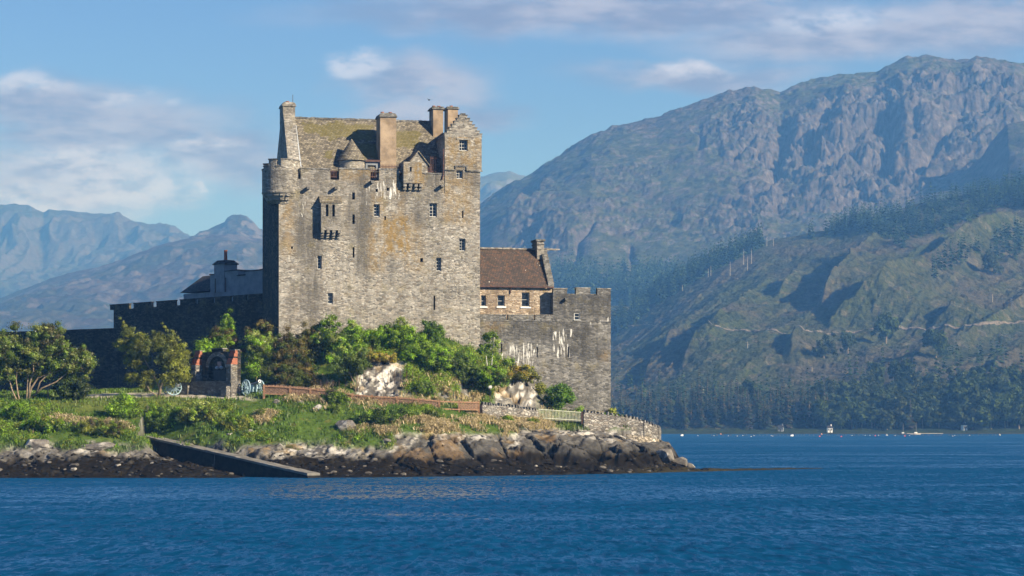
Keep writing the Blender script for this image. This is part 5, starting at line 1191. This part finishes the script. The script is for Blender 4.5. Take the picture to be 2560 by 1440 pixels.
# big elder at the left edge
Y0 = 213.6; g = onground(75, 1003, 208, 226); g = Vector((g.x, g.y, gz(g.x, g.y))); Y0 = g.y
EL = [px(-50,80,815,965,Y0+.7,g),px(50,155,803,955,Y0+.6,g),px(150,240,850,985,Y0+.9,g),px(-20,60,862,962,Y0+.9,g),px(45,125,880,958,Y0+.9,g),px(-60,40,822,930,Y0,g),px(30,110,838,925,Y0,g),(px(95,185,800,905,Y0+.3,g)),px(130,215,850,940,Y0,g),px(180,246,880,935,Y0,g),px(100,200,880,960,Y0+.8,g),px(0,100,870,960,Y0+1.2,g),px(160,225,925,985,Y0+1,g),px(-80,20,880,980,Y0+1,g)]
plant('elder_tree', 'large multi stemmed elder in white blossom at the left edge', 'tree', g, EL, 640, .42, 120, .12, [(.125,.185,.022),(.105,.16,.02),(.15,.19,.032),(.165,.185,.038),(.13,.12,.05)], 1,
 [stem(g, [(70,1004,Y0),(78,970,Y0),(95,945,Y0+.1),(120,935,Y0),(155,925,Y0+.1)], .12), stem(g, [(72,1003,Y0),(74,960,Y0),(84,930,Y0),(82,890,Y0+.3)], .11), stem(g, [(66,1003,Y0),(68,975,Y0),(70,940,Y0+.2),(55,890,Y0+.2)], .09), stem(g, [(44,1006,Y0-.3),(30,975,Y0),(22,945,Y0),(10,900,Y0+.3)], .09), stem(g, [(50,1006,Y0-.2),(45,985,Y0),(40,950,Y0),(45,900,Y0)], .1), stem(g, [(42,1007,Y0-.3),(34,998,Y0),(26,980,Y0)], .09), stem(g, [(80,995,Y0),(105,970,Y0-.2),(140,955,Y0-.2),(165,935,Y0),(200,915,Y0)], .09), stem(g, [(120,1000,Y0+.6),(120,975,Y0+.6),(130,940,Y0+.5),(150,880,Y0+.5)], .08), stem(g, [(90,985,Y0),(100,955,Y0),(125,930,Y0),(130,890,Y0)], .09)], flowers=330)
# dense shrub at its right foot
g = onground(185, 1000, 212, 226); plant('shrub', 'dark dense shrub under the right side of the elder', 'shrub', g, [px(125,222,930,1003,g.y,g)], 60, .4, 110, .13, [(.05,.08,.012),(.04,.066,.01)], 2)
# wind blown hawthorn
g = onground(398, 991, 214, 226); Y0 = g.y
HWB = [px(300,345,800,850,Y0+.3,g),px(320,420,822,885,Y0,g),px(385,440,818,880,Y0,g),px(380,475,850,925,Y0-.2,g),px(420,477,865,960,Y0-.2,g),px(300,380,855,925,Y0+.8,g),px(283,330,835,880,Y0+.5,g),px(330,400,915,975,Y0+.3,g),px(395,450,900,965,Y0,g),px(412,474,925,965,Y0+.2,g),px(300,350,925,960,Y0+.9,g)]
plant('hawthorn_tree', 'wind swept olive hawthorn standing on the lawn left of the memorial', 'tree', g, HWB, 330, .38, 130, .11, OLIVE+[(.11,.13,.03)], 4,
 [stem(g, [(397,994,Y0),(402,968,Y0),(410,945,Y0),(425,915,Y0),(430,880,Y0+.2)], .16), stem(g, [(402,975,Y0),(390,950,Y0+.1),(370,915,Y0+.2),(335,850,Y0+.3)], .1), stem(g, [(395,990,Y0),(375,978,Y0-.1),(368,965,Y0),(360,940,Y0)], .07)], aspect=.42)
def spray(u0, v0, u1, v1, Y, n, root, cols, seed):     # wind blown twigs sticking out of the crown
    r = np.random.default_rng(seed); P = np.array([tuple(at(u0+(u1-u0)*t_, v0+(v1-v0)*t_, Y)-Vector(root.location)) for t_ in r.random(n)]); V_, F_, c_, _ = leaves(P, np.full(n, .16), 22, .1, cols, r, aspect=.4); o = build('twigs', V_, F_, M['leaf'], root, c_); o['kind'] = 'stuff'
hw_ = bpy.data.objects['hawthorn_tree']; spray(345,850,300,795,Y0, 12, hw_, OLIVE, 5); spray(425,835,405,808,Y0, 9, hw_, OLIVE, 6); spray(450,850,428,825,Y0, 9, hw_, OLIVE, 7)
# thicket round and behind the memorial
def bush(label, u0, u1, v0, v1, vb=None, Y=None, cols=GREEN, n=60, seed=0, crad=.36, per=110, size=.11, name='bush', cat='bush', extra=(), **kw):
    if Y is None: g = onground((u0+u1)/2, vb or v1-4, 203, 244)
    else: p_ = at((u0+u1)/2, 1000, Y); g = Vector((p_.x, p_.y, gz(p_.x, p_.y)))
    bl = [px(u0, u1, v0, v1, g.y, g)]+[px(*e, g.y, g) for e in extra]
    return plant(name, label, cat, g, bl, n, crad, per, size, cols, seed, **kw)
bush('small light green sapling in front of the shaded battlements', 550,590,778,850, Y=235, cols=BRIGHT, n=40, seed=11, crad=.3, name='sapling', cat='sapling', extra=[(556,586,830,890)])
bush('brown tinged bush behind the top of the memorial', 500,615,822,905, Y=232, cols=BROWN+[(.11,.075,.05)]+GREEN, n=110, seed=12, extra=[(535,580,815,870)])
bush('low bright green bush beside the left buttress of the memorial', 486,535,850,905, Y=230, cols=BRIGHT, n=40, seed=13)
bush('grey green bush against the shaded corner of the keep', 615,690,800,880, Y=231.5, cols=PALE+BROWN, n=70, seed=14)
g = onground(641, 968, 219, 228); Y0 = g.y
plant('small_tree', 'round headed young tree with cream blossom right of the memorial', 'tree', g, [px(608,684,822,900,Y0,g),px(625,690,840,905,Y0+.5,g),px(610,650,880,925,Y0,g)], 85, .36, 110, .11, PALE+BRIGHT, 15, [stem(g, [(640,968,Y0),(642,930,Y0),(640,885,Y0)], .07), stem(g, [(652,968,Y0),(650,930,Y0),(660,885,Y0)], .06)], flowers=110)
bush('small bright green bush at the foot of the young tree', 608,650,905,945, Y=222.5, cols=BRIGHT, n=26, seed=16)
def cypress(label, u0, u1, v0, v1, Y, seed, n=130, cols=BROWN+[(.07,.10,.014),(.085,.11,.016)]): return bush(label, u0, u1, v0, v1, Y=Y, cols=cols, n=n, seed=seed, crad=.42, per=130, size=.13, name='evergreen_bush', cat='bush', aspect=.35)
cypress('dark brownish evergreen directly under the left corner of the keep', 672,770,826,965, 226.5, 17, 170)
cypress('dark evergreen with rusty top against the keep wall', 735,830,805,950, 228.5, 18, 150)
cypress('low dark evergreen behind the wattle fence', 660,790,900,985, 223.5, 19, 120)
g = at(815, 900, 228); g.z = gz(g.x, g.y); Y0 = g.y
plant('elder_bush', 'bright green elder with cream blossom against the lower keep wall', 'bush', g, [px(776,850,785,880,Y0,g),px(780,935,820,930,Y0,g),px(850,930,792,905,Y0-.3,g),px(800,850,880,935,Y0-.5,g),px(815,850,782,830,Y0,g)], 260, .38, 120, .115, BRIGHT+GREEN+PALE, 20, flowers=230)
g = onground(890, 978, 219, 226); Y0 = g.y
plant('small_tree', 'slender forked tree growing at the left edge of the pale crag', 'tree', g, [px(825,880,880,940,Y0,g),px(870,935,868,940,Y0,g),px(845,925,890,935,Y0+.5,g)], 95, .36, 110, .11, [(.10,.15,.022),(.12,.17,.026),(.08,.125,.02)], 21, [stem(g, [(890,982,Y0),(884,955,Y0),(872,930,Y0),(865,905,Y0)], .07), stem(g, [(891,982,Y0),(892,950,Y0),(890,905,Y0)], .06), stem(g, [(892,980,Y0),(898,950,Y0),(908,915,Y0)], .05)])
# slope below the keep
bush('broad bright bush along the foot of the keep wall', 925,1060,808,880, Y=229, cols=BRIGHT+GREEN, n=150, seed=22, extra=[(930,1010,830,900)])
bush('wispy pale shrub rising against the keep wall', 985,1025,790,840, Y=231, cols=PALE, n=26, seed=23, per=60)
bush('rounded green bush standing highest on the slope by the keep wall', 1045,1112,796,880, Y=231.5, cols=[(.09,.17,.014),(.12,.2,.018)], n=90, seed=24)
bush('dense green bush in the middle of the slope', 1000,1105,850,918, Y=227.5, cols=GREEN+BRIGHT, n=130, seed=25)
bush('yellow green bush on the open slope', 1050,1135,868,925, Y=227, cols=BRIGHT+[(.10,.14,.02)], n=100, seed=26)
bush('sprawling dark bush below the right side of the keep', 1100,1190,893,955, Y=229.5, cols=[(.07,.115,.012),(.09,.14,.015)], n=140, seed=27)
bush('dark shrub filling the hollow beside the birch stems', 1150,1240,915,978, Y=230.5, cols=[(.06,.10,.012),(.09,.15,.016)], n=130, seed=28)
bush('leafy bush under the birch with yellow green sprays', 1190,1275,912,968, Y=229.5, cols=BRIGHT+[(.11,.13,.02)], n=100, seed=29)
bush('heathery yellow brown shrub on top of the right crag', 1245,1340,912,960, Y=235.2, cols=YELL+OLIVE, n=90, seed=30, crad=.3)
bush('small dark green bush against the lime streaked wall', 1252,1290,896,930, Y=236.5, cols=GREEN, n=34, seed=31, crad=.3)
bush('golden brown heather fringe above the pale crag', 905,990,880,905, Y=226, cols=YELL, n=60, seed=32, crad=.25)
bush('green scrub at the foot of the crag behind the fence', 1020,1090,950,990, Y=224, cols=GREEN, n=60, seed=33)
bush('small scrub bush at the foot of the bastion beside the slanting rock', 1340,1365,955,990, Y=236, cols=OLIVE, n=18, seed=34, crad=.3)
bush('perfectly round dark green bush before the bastion', 1362,1434,958,1026, Y=234.5, cols=[(.08,.16,.014),(.10,.19,.016)], n=120, seed=35, crad=.34, per=150)
bush('small weed clump at the bastion corner', 1520,1545,1018,1038, Y=240, cols=OLIVE, n=10, seed=36, crad=.25)
# birch
g = onground(1222, 985, 226, 233); Y0 = g.y
plant('birch_tree', 'slim birch with white stems in front of the wall right of the keep', 'tree', g, [px(1195,1260,822,880,Y0,g),px(1190,1262,850,902,Y0,g),px(1225,1262,865,915,Y0,g)], 46, .30, 60, .11, PALE+GREEN, 37, [stem(g, [(1224,975,Y0),(1222,940,Y0),(1217,905,Y0),(1212,855,Y0)], .06), stem(g, [(1228,972,Y0),(1228,930,Y0),(1231,890,Y0),(1236,840,Y0)], .055)], bark='bbark')
# scrub on the bank in front
bush('tall rough scrub at the top of the bank below the memorial', 440,560,1000,1060, vb=1045, cols=GREEN+OLIVE+PALE, n=130, seed=40, extra=[(515,545,990,1025)])
bush('bushy green mound on the bank left of the scrub', 350,450,1010,1080, vb=1065, cols=BRIGHT+GREEN, n=120, seed=41)
bush('fern green bush on the lawn edge below the hawthorn', 265,350,995,1055, vb=1045, cols=BRIGHT+GREEN, n=100, seed=42, extra=[(300,318,982,1010)])
bush('leafy green bush at the left end of the lawn', 10,90,1005,1060, vb=1050, cols=BRIGHT+GREEN, n=80, seed=43)
bush('bright yellow green fern clump halfway down the bank', 640,662,1022,1052, vb=1048, cols=[(.15,.18,.025),(.11,.15,.02)], n=22, seed=44, crad=.22, name='fern', cat='fern', aspect=.2, size=.17)
bush('twiggy bush overgrowing the wattle fence', 805,870,975,1015, vb=1010, cols=GREEN+[(.10,.085,.045)], n=60, seed=45, crad=.3)
bush('bushy green clump on the bank under the fence posts', 900,1000,1022,1066, vb=1060, cols=GREEN+[(.05,.09,.02)], n=120, seed=46, crad=.33)
bush('green scrub left of the yellow broom', 985,1050,1015,1050, vb=1045, cols=GREEN, n=60, seed=47, crad=.3)
bush('round yellow green broom bush on the bank', 1058,1102,1020,1050, vb=1047, cols=[(.14,.18,.018),(.10,.15,.015)], n=50, seed=48, crad=.26, name='broom_bush')
bush('small bright fern clump on the bank right of the pink outcrop', 826,850,1008,1036, vb=1033, cols=[(.12,.17,.02)], n=20, seed=49, crad=.22, name='fern', cat='fern', aspect=.2, size=.17)
bush('grey green scrub mound in the middle of the bank', 560,640,1035,1080, vb=1074, cols=GREEN+OLIVE, n=90, seed=50, crad=.33)
bush('low green bush under the coped wall', 1250,1290,1040,1062, vb=1060, cols=GREEN, n=26, seed=51, crad=.25)
bush('dark heath clump left of the stone bench', 1318,1350,1045,1068, vb=1066, cols=GREEN+OLIVE, n=26, seed=52, crad=.25)
bush('small green bush peeping over the railings', 1440,1462,1018,1040, Y=233.0, cols=BRIGHT, n=14, seed=53, crad=.25)
bush('rough green clump on the left bank above the rocks', 60,160,1040,1085, vb=1080, cols=GREEN+OLIVE+BRIGHT, n=90, seed=54, crad=.32)
bush('tangled brown bramble on the bank above the slipway', 180,330,1045,1092, vb=1088, cols=OLIVE+[(.12,.095,.05)]+GREEN, n=110, seed=55, crad=.3, aspect=.25)
# grass and dry tussocks (uncountable)
r = np.random.default_rng(77)
def blades(n, zone, hmin, hmax, wid, colf, droop, seed, jitter=.5, per=1, spread=0):
    r = np.random.default_rng(seed); w = np.clip(zone*(1-rock)*(GY < 246)*(GZ > 1.7)*(U > -60)*(U < 1600), 0, None).ravel(); w = w*np.gradient(ys)[:, None].repeat(nx, 1).ravel(); k = r.choice(w.size, n//per, p=w/w.sum()).repeat(per)
    n = len(k); base = np.stack([GX.ravel()[k]+r.uniform(-.08,.08,n)+r.normal(size=n)*spread, GYd.ravel()[k]+r.uniform(-.08,.08,n)+r.normal(size=n)*spread, GZd.ravel()[k]-.03], 1)
    a_ = r.uniform(0, 6.28, n); h_ = r.uniform(hmin, hmax, n); d = np.stack([np.cos(a_), np.sin(a_)*.5-.5*(droop > .5), 0*a_], 1); s_ = np.stack([-np.sin(a_), np.cos(a_), 0*a_], 1)
    up_ = np.array([0,0,1.0]); wv_ = (wid*(.6+.8*r.random(n)))[:, None]
    m1 = base+up_*(h_*.6)[:, None]+d*(h_*droop*.45)[:, None]; m2 = base+up_*(h_*(1-droop*.75))[:, None]+d*(h_*droop*1.1)[:, None]
    V_ = np.stack([base-s_*wv_, base+s_*wv_, m1+s_*wv_*.8, m1-s_*wv_*.8, m2], 1).reshape(-1, 3); i = np.arange(n)*5
    F_ = [(x, x+1, x+2, x+3) for x in i.tolist()]+[(x+3, x+2, x+4) for x in i.tolist()]
    c = colf(k, r, n); return V_, F_, np.repeat(c, 5, 0)
flat = col.reshape(-1, 3)
V_, F_, c_ = blades(95000, np.clip(1-straw*.9-lawn*.75-path*1.0, 0, 1)*np.clip(.45+nz*1.2, .03, 1), .18, .55, .035, lambda k, r, n: flat[k]*.75*(1+.35*r.normal(size=(n,1))).clip(.4,2)+np.array((.040,.085,.006))*(.5+r.random((n,1))), .35, 5, per=3, spread=.12)
tag(build('rough_grass', V_, F_, M['leaf'], None, c_), 'rough green grass covering the bank', 'grass', kind='stuff')
V_, F_, c_ = blades(27000, np.clip(straw-reg(1378,1440,1030,1080,6), 0, 1)*np.clip(.25+nz2+nz, .02, 1), .3, .8, .035, lambda k, r, n: np.array((.56,.45,.28))*(1+.28*r.normal(size=(n,1))).clip(.4,1.6), .75, 6, per=8, spread=.16)
tag(build('dry_grass', V_, F_, M['leaf'], None, c_), 'drooping straw coloured tussocks on the bank above the cliff', 'grass', kind='stuff')
bz = np.clip(sstep(1000,1015,V)*sstep(.0,.45,nz+.2*nz2)*(1-straw)*(1-lawn), 0, 1)+reg(940,1340,870,985,10)*1.6; w = (bz*(1-rock)*(GY < 246)*(GZ > 2.4)*(U > -50)*(U < 1340)).ravel(); k = r.choice(w.size, 2100, p=w/w.sum())
cent = np.stack([GX.ravel()[k], GYd.ravel()[k], GZd.ravel()[k]+.12], 1)
V_, F_, c_, _ = leaves(cent, (.16+.26*r.random(2100))*(1+.5*(np.abs(U.ravel()[k]-1140) < 210)*(V.ravel()[k] < 985)), 46, .085, GREEN+BRIGHT+OLIVE, r, tint=.35)
tag(build('undergrowth', V_, F_, M['leaf'], None, c_), 'low leafy undergrowth spread over the bank and slope', 'undergrowth', kind='stuff')

# ------------------------------------------------------------------ the far shore
def conifer_parts(seed, h, w, cols, lay=20, br=17):
    r = np.random.default_rng(seed); V_, F_, C_ = [], [], []
    for L_ in range(lay):
        f = L_/lay; z = h*(.07+.93*f); R_ = w*(1-f)**.85*(.75+.5*r.random())+.12
        for k in range(max(4, int(br*(1-f*.6)))):
            a_ = r.uniform(0, 6.28); q_ = R_*(.55+.6*r.random()); dz = -q_*(.25+.3*r.random()); wd_ = q_*.36+.15; ca_, sa_ = math.cos(a_), math.sin(a_)
            n = len(V_); V_ += [(0,0,z+.25*h/lay),(q_*.6*ca_-wd_*sa_, q_*.6*sa_+wd_*ca_, z+dz*.5),(q_*ca_, q_*sa_, z+dz),(q_*.6*ca_+wd_*sa_, q_*.6*sa_-wd_*ca_, z+dz*.5)]; F_.append((n,n+1,n+2,n+3))
            c = np.array(cols[r.integers(len(cols))])*r.uniform(.55,1.5); C_ += [c]*4
    return np.array(V_), np.array(F_), np.array(C_)
DK = [(.030,.045,.016),(.040,.052,.020),(.055,.05,.024)]
con_p = []
for s_ in range(5):
    V_, F_, c_ = conifer_parts(300+s_, 15.5, 2.9, DK if s_ < 3 else DK+[(.075,.06,.035)]); con_p.append((V_, F_, c_))
def proto_tree(name, V_, F_, c_, tr, mat_):
    me = bpy.data.meshes.new(name); me.from_pydata(V_.tolist(), [], F_.tolist()); me.materials.append(mat_); ca = me.color_attributes.new('Col', 'FLOAT_COLOR', 'POINT'); a = np.ones((len(V_),4), np.float32); a[:, :3] = c_; ca.data.foreach_set('color', a.ravel())
    b = MB(); b.tube(*tr, 6); tm = bpy.data.meshes.new('trunk'); tm.from_pydata(b.v, [], b.f); tm.materials.append(M['bark']); return me, tm
con_m = [proto_tree('crown', V_, F_, c_, ([(0,0,-.5),(0,0,8),(0,0,14.5)], [.32,.2,.04]), M['needle']) for V_, F_, c_ in con_p]
brd_m = []
for s_ in range(6):
    r2 = np.random.default_rng(500+s_); bl = [(r2.normal()*1.9, r2.normal()*1.5, 3.0+r2.random()*6.0, 2.2+r2.random()*1.2, 2.2, 1.9+r2.random()) for _ in range(7)]
    cent = inside(bl, 62, r2); cs = [[(.055,.08,.02),(.062,.088,.024)],[(.058,.08,.028),(.05,.07,.022)],[(.068,.08,.028),(.058,.074,.022)]][s_ % 3]
    V_, F_, c_, _ = leaves(cent, (.8+.6*r2.random(62)), 24, 1.0, cs, r2, tint=.12); brd_m.append(proto_tree('crown', V_, F_, c_, ([(0,0,-.5),(.2,0,3),(0,.1,6.5)], [.35,.25,.1]), M['farleaf']))
def put_tree(kind, mesh, u, Y, sc_, label, cat, group, rz, z=None):
    X = (u-1280)*Y/F; z = near.z(u, Y) if z is None else z
    o = thing(kind, label, cat, (X, Y, z-.3), rz, group); o.scale = (sc_[0], sc_[0], sc_[1])
    for nm, me in (('crown', mesh[0]), ('trunk', mesh[1])):
        c_ = bpy.data.objects.new(nm, me); C.objects.link(c_); c_.parent = o
    return o
r = np.random.default_rng(8)
LC = 'dark conifer in the dense belt along the far shore right of the point'
for k in range(96):
    u = 1500+k*5.9+r.normal()*5; Y = 1108+abs(r.normal())*26; put_tree('conifer', con_m[k % 5], u, Y, (r.uniform(.8,1.15), r.uniform(.80,1.35)), LC, 'tree', 'conifers along the far shore', r.uniform(0,6))
LB = 'rounded broadleaf tree in the wood along the far shore on the right'
for k in range(126):
    row = k % 3; u = 2035+(k//3)*13.3+r.normal()*9+row*6; Y = 1104+row*24+abs(r.normal())*9; s_ = r.uniform(.95,1.45)+(.3 if u > 2380 else 0); put_tree('broadleaf_tree', brd_m[r.integers(6)], u, Y, (s_, s_*r.uniform(.8,1.15)), LB, 'tree', 'broadleaf trees along the far shore', r.uniform(0,6))
put_tree('conifer', con_m[3], 2276, 1103, (1.1,1.0), 'single brown tinged spruce standing among the broadleaf trees', 'tree', None, 1.0)
for k, (u, v, s_, lab) in enumerate([(2215,835,1.5,'tall bushy tree on the hillside below the road at right'),(2120,860,1.0,'small pale tree on the hillside left of the bushy one'),(2060,870,1.1,'lone round tree standing on the clear cut slope'),(2340,870,1.25,'upright tree on the slope above the right hand wood'),(2190,960,1.3,'broad tree at the lower edge of the clear cut'),(2480,660,1.2,'small tree on the high slope at the right edge'),(1870,985,1.0,'small tree above the conifer belt'),(2240,940,1.1,'dark tree beside the pale stripped pole')]):
    h_ = near.hit(u, v+25); put_tree('hillside_tree', brd_m[k % 6], u, h_.y, (s_, s_*1.1), lab, 'tree', None, k*1.3)
# plantation on the hill: far-off wood reading as one mass
pl = [(1535,770),(1560,752),(1590,735)]
Vs, Fs, Cs, n0 = [], [], [], 0
tiny = [conifer_parts(700+k, 11, 2.1, [(.030,.055,.018),(.04,.065,.02),(.026,.045,.016)], 7, 7) for k in range(4)]
def wood(n, us, band0, band1, sc0, sc1, hillz, seed):
    global n0
    r = np.random.default_rng(seed)
    for _ in range(n):
        u = r.uniform(*us); v = np.interp(u, *np.array(band0, float).T)+r.random()*(np.interp(u, *np.array(band1, float).T)-np.interp(u, *np.array(band0, float).T))
        if vn(np.array([u/28.]), np.array([v/16.]), 3)[0] < -.45: continue
        h_ = hillz(u, v); V_, F_, c_ = tiny[r.integers(4)]; s_ = r.uniform(sc0, sc1); Vs.append(V_*s_*np.array([1,1,r.uniform(.8,1.25)])+np.array([h_.x, h_.y, h_.z-.5])); Fs.append(F_+n0); Cs.append(c_*r.uniform(.7,1.4)); n0 += len(V_)
wood(1050, (1500,1905), [(1500,790),(1527,760),(1600,745),(1700,700),(1800,648),(1905,612)], [(1500,850),(1527,850),(1600,800),(1700,725),(1800,670),(1905,618)], 1.0, 1.6, near.hit, 1)
wood(1100, (2020,2620), [(2020,575),(2180,552),(2300,515),(2400,495),(2620,445)], [(2020,600),(2180,580),(2260,625),(2400,560),(2500,520),(2620,520)], .95, 1.5, near.hit, 2)
wood(120, (2330,2560), [(2330,650),(2450,600),(2560,560)], [(2330,700),(2450,660),(2560,650)], .9, 1.3, near.hit, 4)
wood(160, (1540,2560), [(1540,960),(2000,985),(2200,900),(2560,870)], [(1540,1010),(2000,1020),(2200,960),(2560,960)], .7, 1.2, near.hit, 5)
tag(build('forest', np.vstack(Vs), np.vstack(Fs), M['needle'], None, np.vstack(Cs)), 'dark conifer plantation spread along the hillside ridge', 'wood', kind='stuff')
Vs, Fs, Cs, n0 = [], [], [], 0
wood(800, (1380,1720), [(1380,690),(1500,690),(1600,690),(1720,700)], [(1380,730),(1500,780),(1600,760),(1720,720)], 1.6, 2.4, big.hit, 3)
tag(build('valley_forest', np.vstack(Vs), np.vstack(Fs), M['needle'], None, np.vstack(Cs)), 'blue green forest in the valley behind the bastion', 'wood', kind='stuff')
# stripped trunks left standing on the clear-cut
M['dead'] = plain('bleached_trunk', (.45,.41,.35), .8, .2)
for k, (u, v0, v1) in enumerate([(1705,713,728),(1769,672,694),(1776,665,690),(1824,657,692),(1859,624,664),(1868,640,678),(1878,622,660),(1916,592,616),(1933,597,616),(1868,855,871),(2029,918,930),(2230,960,982),(1565,792,806),(1757,970,983),(2002,972,990),(2481,735,755)]):
    h_ = near.hit(u, v1); ht = (v1-v0)*h_.y/F; b = MB(); b.tube([(0,0,-.6),(.05,0,ht*.5),(.1,.02,ht)], [.18,.14,.07], 6); n = 3
    for j in range(n): a_ = 1.5*j; z = ht*(.5+.15*j); b.tube([(0,0,z),(.7*math.cos(a_),.7*math.sin(a_),z+.25)], [.07,.03], 4)
    o = b.build('bare_trunk', M['dead']); o.location = h_; tag(o, 'bleached bare trunk left standing on the clear cut hillside', 'dead tree', 'bare trunks on the clear cut')
# houses, boats, jetty, mooring floats
def cottage(name, label, u, Y, w, d, h, rh, rz, wall='white'):
    X = (u-1280)*Y/F; z = max(near.z(u, Y), .8); o = thing(name, label, 'house', (X, Y, z), rz)
    MB().prism([(-w/2,-.6),(w/2,-.6),(w/2,h),(-w/2,h)], -d/2, d/2).build('wall', M[wall], o)
    b = MB(); b.quad((-w/2-.2,-d/2-.3,h-.1),(w/2+.2,-d/2-.3,h-.1),(w/2+.2,0,h+rh),(-w/2-.2,0,h+rh)); b.quad((w/2+.2,d/2+.3,h-.1),(-w/2-.2,d/2+.3,h-.1),(-w/2-.2,0,h+rh),(w/2+.2,0,h+rh)); b.poly([(-w/2,-d/2,h),(-w/2,0,h+rh-.1),(-w/2,d/2,h)]); b.poly([(w/2,-d/2,h),(w/2,d/2,h),(w/2,0,h+rh-.1)]); rf = b.build('roof', M['dslate'], o)
    MB().box(w/2-.6, w/2-.2, -.2, .2, h+rh-.6, h+rh+.7).build('chimney', M[wall], rf)
    for x in (-w*.3, w*.3): MB().box(x-.22, x+.22, -d/2-.05, -d/2-.004, h*.35, h*.78).build('window', M['glass'], o)
    MB().box(-.2, .2, -d/2-.06, -d/2-.004, -.3, h*.72).build('door', M['dslate'], o)
cottage('cottage', 'small white cottage at the water edge across the loch', 2074, 1096, 2.2, 2.4, 2.0, .9, .1); cottage('cottage', 'pale blue grey cottage among the conifers across the loch', 1952, 1100, 2.4, 2.6, 1.8, .9, -.2, 'limewash'); cottage('cottage', 'white gabled house half hidden in the right hand wood', 2410, 1101, 2.0, 2.2, 2.4, 1.1, .5)
def boat(label, u, v, ln, mast, m_='white'):
    Y = F*EYE/(v-HY); X = (u-1280)*Y/F; o = thing('boat', label, 'boat', (X, Y, .0), .1)
    b = MB(); n = 9; secs = []
    for i in range(n):
        f = i/(n-1); w = .17*ln*math.sin(math.pi*(.12+.86*min(1, f*.55+.45) if f > .5 else math.pi*0+.5))*(1 if f < .55 else max(.05, 1-((f-.55)/.45)**2)); x = (f-.5)*ln; s0 = len(b.v)
        b.v += [(x,-w*.5,-.1),(x,-w,.45+.2*f),(x,w,.45+.2*f),(x,w*.5,-.1)]; secs.append(s0)
    for i in range(n-1):
        for k in range(4): b.f.append((secs[i]+k, secs[i]+(k+1) % 4, secs[i+1]+(k+1) % 4, secs[i+1]+k))
    b.f += [(0,1,2,3),(secs[-1]+3,secs[-1]+2,secs[-1]+1,secs[-1])]; b.build('hull', M[m_], o); MB().box(-.12*ln, .15*ln, -.09*ln, .09*ln, .56, .56+.11*ln).build('cabin', M['white'], o)
    if mast: MB().tube([(.05*ln,0,.5),(.05*ln,0,mast)], [.05,.03], 6).build('mast', M['dead'], o)
boat('sailing boat with a tall pale mast moored by the jetty', 2289, 1086.4, 4.5, 5.4, 'dead'); boat('smaller sailing boat with dark hull and short mast', 2257, 1086.6, 3.5, 4.6, 'dslate'); boat('small white motor boat lying off the conifer shore', 1980, 1090.6, 1.1, 0); boat('tiny white dinghy nearest to the rocky point', 1705, 1090.0, 1.0, 0)
jy = 1062.; jx = (2264-1280)*jy/F; jt = thing('jetty', 'long low floating jetty in front of the right hand wood', 'jetty', (jx, jy, .0)); MB().box(0, 16.5, -.8, .8, .25, .45).build('deck', M['dead'], jt)
for x in (.6, 4.5, 8.5, 12.5, 16): MB().box(x-.5, x+.5, -.9, .9, -.2, .248).build('float', M['dslate'], jt)
b0 = MB().lathe([(0,-.25),(.28,-.2),(.42,.0),(.42,.18),(.30,.38),(.12,.46),(.10,.58),(.16,.60),(.16,.66),(0,.67)], 0, 0, 12)
M['buoyw'] = plain('white_float', (.6,.6,.58), .4, .05); M['buoyr'] = plain('red_float', (.62,.10,.08), .4, .05); M['buoyo'] = plain('orange_float', (.75,.32,.12), .4, .05); M['buoyd'] = plain('dark_float', (.04,.045,.055), .4, .05)
bm_ = {}
for k, lab in (('buoyw','white mooring float on the still water off the far shore'),('buoyr','red mooring float off the far shore'),('buoyo','orange marker buoy close to the far shore'),('buoyd','dark mussel line float in the row off the far shore')):
    me = bpy.data.meshes.new('buoy'); me.from_pydata(b0.v, [], b0.f); me.materials.append(M[k]); bm_[k] = (me, lab)
def buoy(u, v, k, s_=1.0, label=None):
    Y = F*EYE/(v-HY); o = bpy.data.objects.new('buoy', bm_[k][0]); C.objects.link(o); o.location = ((u-1280)*Y/F, Y, 0); o.scale = (s_,)*3; tag(o, label or bm_[k][1], 'buoy', {'buoyw':'white floats','buoyr':'red floats','buoyo':'orange markers','buoyd':'dark floats in a row'}[k] if not label else None)
for u, v in [(1744.6,1089.8),(1785,1089.8),(1820.8,1090.4),(1843,1090.6),(1857,1089.4),(1877.7,1092),(1885,1090),(1928,1090),(1932,1090.8),(2130,1089.5),(2163,1089),(2175,1089),(2196,1089),(2238,1089.3),(2274,1089.5),(2350,1089.2),(2382,1091),(2387,1089.4),(2424,1089.2)]: buoy(u, v, 'buoyw', .45)
buoy(2217, 1089, 'buoyw', .9, 'largest white mooring float left of the sailing boats'); buoy(2499, 1088.6, 'buoyw', .95, 'large white float nearest the right edge of the loch')
for u, v in [(2049,1092),(2103,1092.4),(2188,1090.2),(2262,1091)]: buoy(u, v, 'buoyr', .7)
buoy(1802, 1086.2, 'buoyo', .8); buoy(2054, 1086.2, 'buoyo', .8)
r = np.random.default_rng(21)
for u in np.linspace(1778, 2500, 84): buoy(u+r.normal()*3, 1088.6+r.random()*.9, 'buoyd', .55+.3*r.random())
# a bird over the roof
bd = at(1073, 250, 215); o = thing('bird', 'small bird flying above the roof chimneys', 'bird', bd, .6)
b = MB(); b.lathe([(0,-.17),(.035,-.12),(.055,0),(.04,.1),(.03,.13),(.0,.19)], 0, 0, 8); b.v = [(x, z, y) for x, y, z in b.v]
n = len(b.v); b.v += [(0,-.05,.02),(0,.06,.02),(.22,.02,.10),(.42,-.06,.05),(.2,-.07,.09),(-.22,.02,.10),(-.42,-.06,.05),(-.2,-.07,.09)]; b.f += [(n,n+1,n+2,n+4),(n+4,n+2,n+3),(n+1,n,n+7,n+5),(n+5,n+7,n+6)]; b.build('body', M['dslate'], o)
